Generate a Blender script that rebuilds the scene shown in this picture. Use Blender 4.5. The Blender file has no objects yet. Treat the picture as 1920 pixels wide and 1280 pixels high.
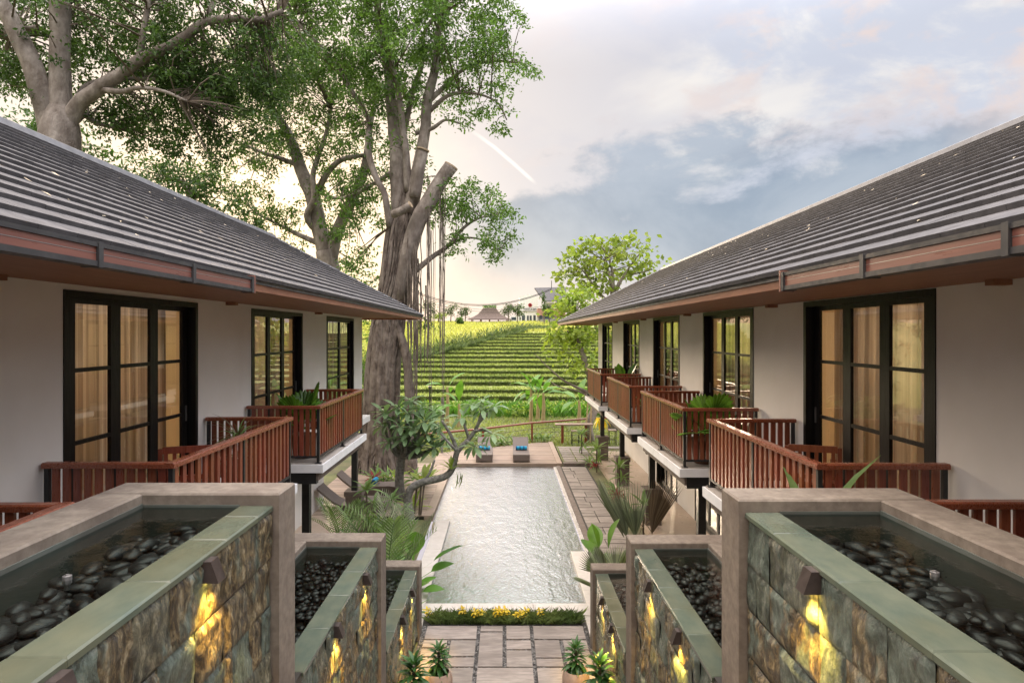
import bpy, math, random
import numpy as np
from mathutils import Vector, Matrix, noise as mnoise
R = math.radians
random.seed(7); RNG = np.random.default_rng(7)
SC = bpy.context.scene; COL = SC.collection

# ---------------------------------------------------------------- camera
CZ, F, VX, VY = 5.4, 1200.0, 946.0, 626.0      # eye height (m), focal length and vanishing point (photo pixels)
cam_d = bpy.data.cameras.new("camera"); cam = bpy.data.objects.new("camera", cam_d); COL.objects.link(cam)
cam.location = (0, 0, CZ); cam.rotation_euler = (R(90), 0, 0)
cam_d.sensor_width = 36.0; cam_d.lens = 36.0 * F / 1920.0
cam_d.shift_x = (960 - VX) / 1920.0; cam_d.shift_y = -(640 - VY) / 1920.0
cam_d.clip_start = 0.05; cam_d.clip_end = 3000
SC.camera = cam
def P(px, py, d):                               # photo pixel at depth d (metres) -> world point
    return Vector(((px - VX) / F * d, d, CZ - (py - VY) / F * d))

# ---------------------------------------------------------------- sky, sun, exposure
SUN_AZ, SUN_EL = -21.0, 13.0
w = bpy.data.worlds.new("World"); SC.world = w; w.use_nodes = True
def build_world():
    nt = w.node_tree; N = nt.nodes; L = nt.links; N.clear()
    out = N.new('ShaderNodeOutputWorld'); bg = N.new('ShaderNodeBackground'); bg.inputs['Strength'].default_value = 0.1
    L.new(bg.outputs[0], out.inputs[0])
    sky = N.new('ShaderNodeTexSky'); sky.sky_type = 'NISHITA'; sky.sun_disc = False
    sky.sun_elevation = R(SUN_EL); sky.sun_rotation = R(SUN_AZ); sky.air_density = 1.2; sky.dust_density = 2.0
    tc = N.new('ShaderNodeTexCoord'); gen = tc.outputs['Generated']
    def math_(op, a, b=None, c=None, clamp=False):
        n = N.new('ShaderNodeMath'); n.operation = op; n.use_clamp = clamp
        for i, v in enumerate((a, b, c)):
            if v is None: continue
            if isinstance(v, (int, float)): n.inputs[i].default_value = v
            else: L.new(v, n.inputs[i])
        return n.outputs[0]
    def mix(f, a, b):
        n = N.new('ShaderNodeMix'); n.data_type = 'RGBA'
        for s, v in ((n.inputs['Factor'], f), (n.inputs['A'], a), (n.inputs['B'], b)):
            if isinstance(v, (int, float)): s.default_value = v
            elif isinstance(v, tuple): s.default_value = (*v, 1)
            else: L.new(v, s)
        return n.outputs['Result']
    def noise(scale, stretch, detail, rough, dist=0.0, off=(0, 0, 0)):
        mp = N.new('ShaderNodeMapping'); mp.inputs['Scale'].default_value = stretch; mp.inputs['Location'].default_value = off
        L.new(gen, mp.inputs['Vector'])
        n = N.new('ShaderNodeTexNoise'); n.inputs['Scale'].default_value = scale; n.inputs['Detail'].default_value = detail
        n.inputs['Roughness'].default_value = rough; n.inputs['Distortion'].default_value = dist
        L.new(mp.outputs[0], n.inputs['Vector']); return n.outputs['Fac']
    def smooth(v, a, b):
        n = N.new('ShaderNodeMapRange'); n.interpolation_type = 'SMOOTHSTEP'
        n.inputs['From Min'].default_value = a; n.inputs['From Max'].default_value = b
        L.new(v, n.inputs['Value']); return n.outputs['Result']
    sep = N.new('ShaderNodeSeparateXYZ'); L.new(gen, sep.inputs[0]); z = sep.outputs[2]
    # slope coordinates: the clouds' height above the horizon and their bearing, as seen from the ground
    y_ = math_('MAXIMUM', math_('ABSOLUTE', sep.outputs[1]), 0.05)
    tx = math_('DIVIDE', sep.outputs[0], y_); tz = math_('DIVIDE', z, y_)
    n1 = noise(3.0, (1, 1, 2.0), 8, 0.60, 0.35, (0.3, 0.1, 0.0))
    n2 = noise(6.0, (1, 1, 1.7), 9, 0.60, 0.25, (4.1, 2.2, 1.3))
    n3 = noise(1.5, (1, 1, 2.0), 5, 0.5, 0.5, (9.4, 1.0, 3.0))
    S = 4.85
    def c(r, g, b): return (r * S, g * S, b * S)
    # high thin cloud: lavender grey to cream, pink-lit patches
    col = mix(smooth(n1, 0.42, 0.57), c(.45, .47, .54), c(.68, .64, .60))
    col = mix(math_('MULTIPLY', smooth(n2, 0.50, 0.64), 0.7), col, c(.64, .50, .44))
    col = mix(math_('MULTIPLY', smooth(n3, 0.47, 0.62), 0.8), col, c(.40, .41, .475))
    # the sky is warmer towards the sunset side
    col = mix(math_('MULTIPLY', math_('SUBTRACT', 1.0, smooth(tx, -0.25, 0.45)), 0.55), col, c(.66, .555, .475))
    # low blue-grey bank, thick near the horizon, its top edge ragged and rising to the right
    edge = math_('ADD', math_('MULTIPLY', tx, 0.13), 0.245)
    d = math_('SUBTRACT', math_('ADD', edge, math_('MULTIPLY', math_('SUBTRACT', n2, 0.5), 0.30)), tz)
    d = math_('ADD', d, math_('MULTIPLY', math_('SUBTRACT', n1, 0.5), 0.30))
    bank = math_('MULTIPLY', smooth(d, -0.015, 0.05), smooth(tz, 0.0, 0.14))
    bank = math_('MULTIPLY', bank, math_('MULTIPLY', smooth(tx, -0.20, 0.02), math_('SUBTRACT', 1.0, smooth(tx, 0.62, 0.95))))
    col = mix(math_('MULTIPLY', bank, 0.9), col, mix(smooth(n1, .35, .65), c(.17, .225, .305), c(.28, .33, .405)))
    # haze line at the horizon
    col = mix(math_('MULTIPLY', math_('SUBTRACT', 1.0, smooth(tz, 0.0, 0.13)), 0.85), col, c(.52, .48, .52))
    # warm glow round the low sun
    sd = Vector((math.sin(R(SUN_AZ)) * math.cos(R(SUN_EL)), math.cos(R(SUN_AZ)) * math.cos(R(SUN_EL)), math.sin(R(SUN_EL))))
    dp = N.new('ShaderNodeVectorMath'); dp.operation = 'DOT_PRODUCT'; dp.inputs[1].default_value = sd; L.new(gen, dp.inputs[0])
    col = mix(math_('MULTIPLY', smooth(dp.outputs['Value'], 0.955, 1.0), 0.85), col, c(.74, .57, .44))
    # vapour trail
    a = ((880 - VX) / F, (VY - 243) / F); b = ((1004 - VX) / F, (VY - 344) / F)
    ab = (b[0] - a[0], b[1] - a[1]); ln = math.hypot(*ab); ux, uz = ab[0] / ln, ab[1] / ln
    qx = math_('SUBTRACT', tx, a[0]); qz = math_('SUBTRACT', tz, a[1])
    al = math_('ADD', math_('MULTIPLY', qx, ux), math_('MULTIPLY', qz, uz))
    ac = math_('ADD', math_('MULTIPLY', qx, -uz), math_('MULTIPLY', qz, ux))
    bow = math_('MULTIPLY', math_('MULTIPLY', al, math_('SUBTRACT', ln, al)), 0.7)
    ac = math_('ABSOLUTE', math_('ADD', math_('SUBTRACT', ac, bow), math_('MULTIPLY', math_('SUBTRACT', n2, .5), 0.008)))
    tr = math_('MULTIPLY', math_('SUBTRACT', 1.0, smooth(ac, 0.0006, 0.0042)), math_('MULTIPLY', smooth(al, -0.01, 0.05), math_('SUBTRACT', 1.0, smooth(al, ln - 0.02, ln + .005))))
    tr = math_('MULTIPLY', tr, math_('GREATER_THAN', sep.outputs[1], 0.1))
    col = mix(math_('MULTIPLY', tr, 0.8), col, c(.80, .75, .70))
    # sky overhead, out of view, boosted beyond natural overcast to light the shaded walls
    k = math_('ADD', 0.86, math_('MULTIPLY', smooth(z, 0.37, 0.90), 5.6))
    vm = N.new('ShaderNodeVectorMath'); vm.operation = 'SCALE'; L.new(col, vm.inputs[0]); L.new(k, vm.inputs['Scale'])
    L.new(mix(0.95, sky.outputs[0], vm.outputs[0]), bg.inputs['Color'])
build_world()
sun_d = bpy.data.lights.new("sun", 'SUN'); sun = bpy.data.objects.new("sun", sun_d); COL.objects.link(sun)
sun_d.energy = 0.8; sun_d.angle = R(12); sun_d.color = (1.0, 0.78, 0.55)
_sd = Vector((math.sin(R(SUN_AZ)) * math.cos(R(SUN_EL)), math.cos(R(SUN_AZ)) * math.cos(R(SUN_EL)), math.sin(R(SUN_EL))))
sun.rotation_euler = (-_sd).to_track_quat('-Z', 'Y').to_euler()
SC.view_settings.view_transform = 'Standard'; SC.view_settings.look = 'None'
SC.view_settings.exposure = 1.78; SC.view_settings.gamma = 1.0; SC.view_settings.use_curve_mapping = False
SC.cycles.max_bounces = 8; SC.cycles.transparent_max_bounces = 16; SC.cycles.glossy_bounces = 4; SC.cycles.transmission_bounces = 6
SC.cycles.caustics_reflective = False; SC.cycles.caustics_refractive = False; SC.cycles.sample_clamp_indirect = 6.0

# ---------------------------------------------------------------- materials
MATS = {}
def pmat(name, c1, c2=None, scale=4.0, rough=0.6, bump=0.0, bscale=None, stretch=(1, 1, 1), rand=0.0, metal=0.0, spec=0.5,
         detail=6.0, c3=None, s3=1.0, f3=0.5, trans=0.0, lo=0.35, hi=0.65, coat=0.0, rvar=0.0, bdist=0.02):
    """noise-mottled surface: c1..c2 at 'scale', optional broad patches of c3, random value per object, bump, leaf translucency"""
    if name in MATS: return MATS[name]
    m = bpy.data.materials.new(name); m.use_nodes = True; nt = m.node_tree; N = nt.nodes; L = nt.links
    b = N['Principled BSDF']; out = N['Material Output']
    geo = N.new('ShaderNodeNewGeometry'); mp = N.new('ShaderNodeMapping'); mp.inputs['Scale'].default_value = stretch
    L.new(geo.outputs['Position'], mp.inputs['Vector'])
    c2 = c2 or c1
    def nz(s, d=detail):
        n = N.new('ShaderNodeTexNoise'); n.inputs['Scale'].default_value = s; n.inputs['Detail'].default_value = d; n.inputs['Roughness'].default_value = 0.6
        L.new(mp.outputs[0], n.inputs['Vector']); return n.outputs['Fac']
    def mapr(v, a, bb, c=0.0, d=1.0):
        n = N.new('ShaderNodeMapRange'); n.inputs[1].default_value = a; n.inputs[2].default_value = bb; n.inputs[3].default_value = c; n.inputs[4].default_value = d
        L.new(v, n.inputs[0]); return n.outputs[0]
    def mix(f, A, B):
        n = N.new('ShaderNodeMix'); n.data_type = 'RGBA'
        for s, v in ((n.inputs['Factor'], f), (n.inputs['A'], A), (n.inputs['B'], B)):
            if isinstance(v, tuple): s.default_value = (*v, 1)
            elif isinstance(v, (int, float)): s.default_value = v
            else: L.new(v, s)
        return n.outputs['Result']
    col = mix(mapr(nz(scale), lo, hi), c1, c2)
    if c3: 
        f = N.new('ShaderNodeMath'); f.operation = 'MULTIPLY'; f.inputs[1].default_value = f3
        L.new(mapr(nz(s3, 3.0), 0.45, 0.62), f.inputs[0]); col = mix(f.outputs[0], col, c3)
    if rand:
        oi = N.new('ShaderNodeObjectInfo'); h = N.new('ShaderNodeHueSaturation')
        L.new(mapr(oi.outputs['Random'], 0, 1, 1 - rand, 1 + rand), h.inputs['Value']); L.new(col, h.inputs['Color'])
        hm = N.new('ShaderNodeMath'); hm.operation = 'MULTIPLY'; hm.inputs[1].default_value = 7.31
        fr = N.new('ShaderNodeMath'); fr.operation = 'FRACT'; L.new(oi.outputs['Random'], hm.inputs[0]); L.new(hm.outputs[0], fr.inputs[0])
        L.new(mapr(fr.outputs[0], 0, 1, 0.5 - rand * .04, 0.5 + rand * .04), h.inputs['Hue']); col = h.outputs[0]
    L.new(col, b.inputs['Base Color']); b.inputs['Metallic'].default_value = metal
    b.inputs['Roughness'].default_value = rough; b.inputs['Specular IOR Level'].default_value = spec
    if rvar: L.new(mapr(nz(scale * 2.3), .35, .65, max(.02, rough - rvar), rough + rvar), b.inputs['Roughness'])
    if coat: b.inputs['Coat Weight'].default_value = coat; b.inputs['Coat Roughness'].default_value = 0.12
    if bump:
        bn = N.new('ShaderNodeBump'); bn.inputs['Strength'].default_value = bump; bn.inputs['Distance'].default_value = bdist
        L.new(nz(bscale or scale * 3), bn.inputs['Height']); L.new(bn.outputs[0], b.inputs['Normal'])
    if trans:
        t = N.new('ShaderNodeBsdfTranslucent'); g = N.new('ShaderNodeMix'); g.data_type = 'RGBA'; g.blend_type = 'MULTIPLY'
        g.inputs['Factor'].default_value = 1; g.inputs['B'].default_value = (1.3, 1.38, .75, 1); L.new(col, g.inputs['A']); L.new(g.outputs['Result'], t.inputs['Color'])
        ms = N.new('ShaderNodeMixShader'); ms.inputs[0].default_value = trans
        L.new(b.outputs[0], ms.inputs[1]); L.new(t.outputs[0], ms.inputs[2]); L.new(ms.outputs[0], out.inputs['Surface'])
    MATS[name] = m; return m
def foliage(name, c1, c2, trans=0.35, rough=0.5, scale=1.3):
    """leaf colour varies clump to clump and leaf to leaf"""
    if name in MATS: return MATS[name]
    m = pmat(name, c1, c2, scale=scale, rough=rough, trans=trans, detail=3, rand=0.16, spec=.35)
    nt = m.node_tree; N = nt.nodes; L = nt.links
    geo = N.new('ShaderNodeNewGeometry'); h = N.new('ShaderNodeHueSaturation'); mr = N.new('ShaderNodeMapRange')
    mr.inputs[3].default_value = .6; mr.inputs[4].default_value = 1.45
    L.new(geo.outputs['Random Per Island'], mr.inputs[0]); L.new(mr.outputs[0], h.inputs['Value'])
    b = N['Principled BSDF']; lk = b.inputs['Base Color'].links[0]; src = lk.from_socket
    tgt = [l.to_socket for l in list(nt.links) if l.from_socket == src]
    L.new(src, h.inputs['Color'])
    for t in tgt: L.new(h.outputs[0], t)
    return m
def glass_mat(name, tint=(.9, .95, .95), refl=1.0, rough=0.0):
    if name in MATS: return MATS[name]
    m = bpy.data.materials.new(name); m.use_nodes = True; nt = m.node_tree; N = nt.nodes; L = nt.links; N.clear()
    out = N.new('ShaderNodeOutputMaterial'); t = N.new('ShaderNodeBsdfTransparent'); t.inputs[0].default_value = (*tint, 1)
    g = N.new('ShaderNodeBsdfGlossy'); g.inputs['Roughness'].default_value = rough
    f = N.new('ShaderNodeFresnel'); f.inputs['IOR'].default_value = 1.5
    mm = N.new('ShaderNodeMath'); mm.operation = 'MULTIPLY'; mm.use_clamp = True; mm.inputs[1].default_value = refl; L.new(f.outputs[0], mm.inputs[0])
    ms = N.new('ShaderNodeMixShader'); L.new(mm.outputs[0], ms.inputs[0]); L.new(t.outputs[0], ms.inputs[1]); L.new(g.outputs[0], ms.inputs[2])
    L.new(ms.outputs[0], out.inputs['Surface']); MATS[name] = m; return m
def water_mat(name, tint, ior, bumps, dist, gain=1.0, rough=.04):
    if name in MATS: return MATS[name]
    m = bpy.data.materials.new(name); m.use_nodes = True; nt = m.node_tree; N = nt.nodes; L = nt.links; N.clear()
    out = N.new('ShaderNodeOutputMaterial'); t = N.new('ShaderNodeBsdfTransparent'); t.inputs[0].default_value = (*tint, 1)
    g = N.new('ShaderNodeBsdfGlossy'); g.inputs['Roughness'].default_value = rough
    f = N.new('ShaderNodeFresnel'); f.inputs['IOR'].default_value = ior
    geo = N.new('ShaderNodeNewGeometry'); prev = None
    for s, st, wst in bumps:
        n = N.new('ShaderNodeTexNoise'); n.inputs['Scale'].default_value = s; n.inputs['Detail'].default_value = 3; n.inputs['Distortion'].default_value = .6
        mp = N.new('ShaderNodeMapping'); mp.inputs['Scale'].default_value = st; L.new(geo.outputs['Position'], mp.inputs['Vector']); L.new(mp.outputs[0], n.inputs['Vector'])
        b = N.new('ShaderNodeBump'); b.inputs['Strength'].default_value = wst; b.inputs['Distance'].default_value = dist; L.new(n.outputs['Fac'], b.inputs['Height'])
        if prev: L.new(prev.outputs[0], b.inputs['Normal'])
        prev = b
    L.new(prev.outputs[0], g.inputs['Normal']); L.new(prev.outputs[0], f.inputs['Normal'])
    gm = N.new('ShaderNodeMath'); gm.operation = 'MULTIPLY'; gm.inputs[1].default_value = gain; L.new(f.outputs[0], gm.inputs[0])
    gc = N.new('ShaderNodeMath'); gc.operation = 'MINIMUM'; gc.inputs[1].default_value = .93; L.new(gm.outputs[0], gc.inputs[0])
    ms = N.new('ShaderNodeMixShader'); L.new(gc.outputs[0], ms.inputs[0]); L.new(t.outputs[0], ms.inputs[1]); L.new(g.outputs[0], ms.inputs[2])
    L.new(ms.outputs[0], out.inputs['Surface']); MATS[name] = m; return m
def emit_mat(name, c, s):
    if name in MATS: return MATS[name]
    m = bpy.data.materials.new(name); m.use_nodes = True; b = m.node_tree.nodes['Principled BSDF']
    b.inputs['Base Color'].default_value = (*c, 1); b.inputs['Emission Color'].default_value = (*c, 1); b.inputs['Emission Strength'].default_value = s
    MATS[name] = m; return m

def stone_mat():
    """wet split slate: grainy brown and black streaks, some stones grey-green, glossy, with coarse and fine relief"""
    m = bpy.data.materials.new('wet split stone'); m.use_nodes = True; nt = m.node_tree; N = nt.nodes; L = nt.links; b = N['Principled BSDF']
    geo = N.new('ShaderNodeNewGeometry'); oi = N.new('ShaderNodeObjectInfo')
    mp = N.new('ShaderNodeMapping'); mp.inputs['Scale'].default_value = (1, 1.25, .6); mp.inputs['Rotation'].default_value = (.5, 0, 0); L.new(geo.outputs['Position'], mp.inputs['Vector'])
    def nz(s, d, r=.65, di=0.0):
        n = N.new('ShaderNodeTexNoise'); n.inputs['Scale'].default_value = s; n.inputs['Detail'].default_value = d; n.inputs['Roughness'].default_value = r; n.inputs['Distortion'].default_value = di
        L.new(mp.outputs[0], n.inputs['Vector']); return n.outputs['Fac']
    def ramp(v, st):
        n = N.new('ShaderNodeValToRGB'); e = n.color_ramp.elements
        while len(e) < len(st): e.new(.5)
        for q, (p, c) in zip(e, st): q.position = p; q.color = (*c, 1)
        L.new(v, n.inputs[0]); return n.outputs[0]
    def mix(f, A, B):
        n = N.new('ShaderNodeMix'); n.data_type = 'RGBA'; L.new(f, n.inputs['Factor']); L.new(A, n.inputs['A']); L.new(B, n.inputs['B']); return n.outputs['Result']
    grain = nz(15, 12, .7, .5)
    brown = ramp(grain, [(.36, (.012, .010, .007)), (.47, (.060, .046, .028)), (.55, (.15, .115, .06)), (.66, (.32, .27, .17))])
    green = ramp(grain, [(.34, (.030, .036, .028)), (.48, (.075, .098, .078)), (.58, (.115, .145, .118)), (.70, (.20, .22, .18))])
    st = N.new('ShaderNodeMapRange'); st.inputs[1].default_value = .5; st.inputs[2].default_value = .75; L.new(oi.outputs['Random'], st.inputs[0])
    pt = N.new('ShaderNodeMapRange'); pt.inputs[1].default_value = .52; pt.inputs[2].default_value = .60; L.new(nz(3.2, 4), pt.inputs[0])
    mx = N.new('ShaderNodeMath'); mx.operation = 'MAXIMUM'; L.new(st.outputs[0], mx.inputs[0]); L.new(pt.outputs[0], mx.inputs[1])
    L.new(mix(mx.outputs[0], brown, green), b.inputs['Base Color']); b.inputs['Roughness'].default_value = .13; b.inputs['Specular IOR Level'].default_value = .75
    b1 = N.new('ShaderNodeBump'); b1.inputs['Strength'].default_value = .8; b1.inputs['Distance'].default_value = .03; L.new(nz(8, 6, .6, .6), b1.inputs['Height'])
    b2 = N.new('ShaderNodeBump'); b2.inputs['Strength'].default_value = .9; b2.inputs['Distance'].default_value = .012; L.new(nz(38, 8, .7, .4), b2.inputs['Height']); L.new(b1.outputs[0], b2.inputs['Normal'])
    L.new(b2.outputs[0], b.inputs['Normal']); return m
M = dict(
    plaster=pmat('white plaster', (.84, .82, .79), (.80, .78, .75), scale=1.2, rough=.85, bump=.08, bscale=60, bdist=.005, c3=(.75, .72, .68), s3=.7, f3=.5),
    black=pmat('black painted metal', (.012, .012, .013), (.02, .02, .02), scale=8, rough=.42, rvar=.1),
    blackwood=pmat('black stained wood', (.005, .0045, .004), (.009, .008, .007), scale=5, rough=.45, spec=.3, stretch=(4, 4, .4), rvar=.1),
    teak=pmat('oiled red teak', (.175, .040, .018), (.255, .068, .030), scale=5, rough=.38, stretch=(6, 6, .7), rand=.2, rvar=.12, bump=.05, coat=.15),
    teakrail=pmat('oiled teak handrail', (.20, .050, .024), (.28, .085, .042), scale=9, rough=.3, stretch=(5, 1, 5), rvar=.1, coat=.35),
    soffit=pmat('brown soffit boards', (.25, .105, .058), (.34, .155, .09), scale=6, rough=.6, stretch=(9, .5, 4), bump=.15, bscale=20, bdist=.01, c3=(.20, .085, .05), s3=2.2, f3=.4),
    tile=pmat('grey concrete roof tile', (.082, .079, .081), (.124, .120, .124), scale=9, rough=.8, spec=.22, bump=.2, bscale=70, bdist=.004, rand=.07, c3=(.08, .08, .086), s3=1.7, f3=.5, rvar=.14),
    cap=pmat('grey ridge cap', (.13, .132, .142), (.18, .183, .195), scale=6, rough=.55, rvar=.1),
    slabwhite=pmat('white painted slab edge', (.80, .80, .80), (.74, .74, .73), scale=3, rough=.6, c3=(.6, .6, .58), s3=4, f3=.35),
    balcfloor=pmat('balcony floor tile', (.36, .32, .28), (.44, .40, .35), scale=5, rough=.55),
    copper=pmat('brown gutter panel', (.17, .066, .050), (.22, .090, .066), scale=4, rough=.36, stretch=(1, .3, 6), rvar=.1),
    gutter=pmat('dark grey gutter steel', (.030, .030, .032), (.048, .047, .048), scale=6, rough=.5, rvar=.12),
    coping=pmat('brown andesite coping', (.152, .124, .096), (.228, .190, .150), scale=14, rough=.75, bump=.25, bscale=90, bdist=.004, c3=(.115, .088, .070), s3=1.6, f3=.6, rvar=.1, spec=.4),
    weir=pmat('green weir stone', (.072, .095, .074), (.115, .132, .096), scale=6, rough=.16, bump=.15, bscale=26, bdist=.005, rand=.18, c3=(.115, .105, .055), s3=1.3, f3=.55, rvar=.1, stretch=(1, .5, 1)),
    stone=stone_mat(),
    joint=pmat('dark wet mortar', (.018, .017, .014), (.03, .027, .022), scale=9, rough=.4),
    basin=pmat('slate basin lining', (.075, .088, .078), (.11, .12, .10), scale=4, rough=.5, c3=(.05, .045, .035), s3=2, f3=.6),
    pebble=pmat('dark river pebble', (.015, .0145, .015), (.036, .033, .032), scale=12, rough=.4, rand=.45, rvar=.1),
    paver=pmat('weathered stone paver', (.215, .185, .162), (.325, .285, .25), scale=9, rough=.8, bump=.25, bscale=40, bdist=.006, rand=.14, stretch=(.5, 2.2, 1), c3=(.17, .145, .125), s3=1.8, f3=.6),
    gravel=pmat('dark gravel bed', (.022, .020, .018), (.06, .055, .05), scale=40, rough=.7, bump=.8, bscale=60),
    poolcoping=pmat('pale pool coping', (.52, .48, .43), (.60, .56, .51), scale=5, rough=.55, bump=.06, bscale=40, bdist=.004),
    pooltile=pmat('green pool tile', (.22, .38, .33), (.30, .47, .41), scale=7, rough=.4),
    ledge=pmat('sand ledge stone', (.46, .37, .25), (.56, .48, .36), scale=3.2, rough=.5, c3=(.38, .28, .16), s3=2.0, f3=.7),
    deck=pmat('weathered deck board', (.25, .180, .135), (.345, .265, .21), scale=5, rough=.7, stretch=(.6, 8, 3), rand=.22, bump=.15, bscale=20, bdist=.006),
    wicker=pmat('taupe woven resin', (.115, .088, .075), (.175, .140, .120), scale=60, rough=.6, stretch=(3, 1, 1), bump=.5, bscale=90, bdist=.005),
    basket=pmat('brown wicker basket', (.10, .045, .022), (.20, .10, .05), scale=50, rough=.6, stretch=(1, 1, 3), bump=.6, bscale=80, bdist=.006),
    trunkb=pmat('grey brown banyan bark', (.070, .052, .042), (.185, .15, .125), scale=6, rough=.9, stretch=(1.3, 1.3, .7), bump=1.0, bscale=9, bdist=.06, c3=(.29, .25, .215), s3=2.6, f3=.55),
    trunkg=pmat('pale grey bark', (.17, .138, .115), (.35, .31, .275), scale=4, rough=.85, stretch=(1, 1, .6), bump=.9, bscale=12, bdist=.05, c3=(.11, .088, .073), s3=1.4, f3=.6),
    twig=pmat('brown twig bark', (.10, .075, .055), (.17, .135, .105), scale=5, rough=.9),
    cutwood=pmat('sawn wood end', (.36, .27, .18), (.46, .36, .25), scale=12, rough=.8),
    frangi=pmat('frangipani bark', (.10, .095, .085), (.27, .26, .235), scale=11, rough=.85, bump=.5, bscale=20, bdist=.02),
    leafdark=foliage('dark evergreen leaf', (.042, .085, .022), (.080, .145, .036)),
    leafmid=foliage('banyan leaf', (.062, .125, .028), (.120, .205, .048), trans=.42),
    leaflight=foliage('yellow green leaf', (.16, .235, .045), (.27, .325, .06), trans=.45),
    leaffar=foliage('distant tree leaf', (.045, .075, .028), (.09, .13, .045)),
    frangileaf=foliage('frangipani leaf', (.14, .225, .11), (.22, .315, .165), trans=.3, rough=.3),
    palmleaf=foliage('palm leaflet', (.11, .19, .06), (.19, .28, .095), trans=.32),
    greyleaf=foliage('grey green palm leaflet', (.17, .21, .13), (.26, .29, .19), trans=.28),
    lushleaf=foliage('lush bright leaf', (.070, .165, .025), (.125, .26, .040), trans=.35, rough=.35),
    dracleaf=foliage('glossy dark green leaf', (.020, .075, .018), (.050, .125, .028), trans=.2, rough=.3),
    redleaf=foliage('dark red leaf', (.14, .016, .018), (.22, .03, .03), trans=.3),
    brownleaf=foliage('dry palm leaf', (.13, .098, .06), (.20, .155, .10), trans=.2),
    yellow=foliage('yellow flower petal', (.55, .40, .03), (.70, .52, .05), trans=.4),
    grassmid=foliage('rice grass', (.19, .235, .07), (.30, .335, .11), trans=.4, scale=.25),
    grassfield=foliage('tall yellow green grass', (.29, .32, .085), (.41, .41, .13), trans=.45, scale=.12),
    grassdark=foliage('dark green grass', (.07, .11, .035), (.14, .18, .06), trans=.3),
    soil=pmat('dark planted soil', (.035, .028, .02), (.07, .058, .04), scale=10, rough=.95, bump=.6, bscale=30),
    ground=pmat('trodden grass and earth', (.085, .105, .035), (.16, .165, .065), scale=1.6, rough=.95, bump=.5, bscale=18, c3=(.115, .09, .06), s3=.5, f3=.6),
    riser=pmat('terrace bank earth', (.050, .056, .022), (.11, .115, .048), scale=4, rough=.95, bump=.6, bscale=12),
    tread=pmat('terrace grass turf', (.19, .225, .075), (.28, .305, .10), scale=2.2, rough=.95, bump=.4, bscale=10),
    fieldturf=pmat('grass field turf', (.26, .285, .075), (.35, .355, .11), scale=.35, rough=.95, bump=.5, bscale=6, stretch=(1, .5, 1), c3=(.12, .18, .03), s3=.08, f3=.6),
    clay=pmat('beige clay pot', (.36, .25, .185), (.44, .32, .245), scale=8, rough=.75, bump=.15, bscale=30, bdist=.004),
    veranda=pmat('beige veranda tile', (.52, .40, .30), (.58, .46, .36), scale=2, rough=.35, rvar=.08),
    pedestal=pmat('brown stone pedestal', (.115, .088, .072), (.175, .14, .118), scale=7, rough=.7, bump=.25, bscale=40, bdist=.004, rand=.1),
    towel=pmat('blue towel', (.02, .28, .50), (.03, .36, .58), scale=30, rough=.95),
    towel2=pmat('navy towel stripe', (.015, .08, .22), (.02, .11, .28), scale=30, rough=.95),
    curtain=pmat('sheer cream curtain', (.86, .80, .74), (.42, .36, .31), scale=5, rough=.9, stretch=(.01, 3, .01), detail=3, lo=.4, hi=.6),  # darker vertical bands put the shading of the folds into the fabric colour
    roomwall=pmat('cream room wall', (.70, .60, .46), (.74, .64, .50), scale=2, rough=.9),
    thatch=pmat('brown thatch', (.085, .062, .052), (.15, .115, .098), scale=3, rough=.95, stretch=(3, 3, .6), bump=.6, bscale=8),
    concrete=pmat('grey concrete', (.24, .23, .215), (.31, .30, .285), scale=2, rough=.85),
    redbrick=pmat('pink brick wall', (.40, .20, .15), (.46, .26, .20), scale=3, rough=.85),
    logo=pmat('red sign paint', (.40, .03, .04), (.45, .04, .05), scale=5, rough=.6),
    darkpaint=pmat('dark sign lettering', (.03, .03, .035), (.04, .04, .045), scale=5, rough=.6),
    winglass=pmat('dark window glass', (.03, .04, .05), (.06, .08, .10), scale=1, rough=.08, spec=.8),
    joint_pebble=pmat('grey path pebble', (.05, .047, .044), (.20, .19, .175), scale=30, rough=.6, detail=2),
    dryleaf=pmat('fallen dry leaf', (.50, .40, .27), (.62, .55, .42), scale=3, rough=.8),
    steel=pmat('dull steel', (.35, .34, .33), (.42, .41, .40), scale=9, rough=.35, metal=.8),
    lampmetal=pmat('bronze lamp metal', (.045, .034, .030), (.075, .058, .052), scale=12, rough=.38, metal=.3, rvar=.1),
    bamboo=pmat('bamboo prop', (.38, .28, .14), (.46, .35, .19), scale=6, rough=.6),
    glass=glass_mat('window glass', refl=1.9),
    water=water_mat('basin water', (.66, .72, .68), 1.33, [(5.0, (1, 1, 1), .12), (19.0, (1, 1, 1), .06)], .03, 1.0),
    pool=water_mat('pool water', (.72, .88, .83), 1.33, [(1.1, (1, .7, 1), .35), (5.0, (1, .5, 1), .4), (18.0, (1, .55, 1), .22)], .06, 8.0, .27),
)
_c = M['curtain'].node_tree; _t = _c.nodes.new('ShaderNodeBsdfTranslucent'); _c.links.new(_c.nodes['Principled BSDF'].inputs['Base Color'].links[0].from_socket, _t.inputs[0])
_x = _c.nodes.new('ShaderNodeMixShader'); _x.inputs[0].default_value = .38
_c.links.new(_c.nodes['Principled BSDF'].outputs[0], _x.inputs[1]); _c.links.new(_t.outputs[0], _x.inputs[2]); _c.links.new(_x.outputs[0], _c.nodes['Material Output'].inputs['Surface'])

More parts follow.
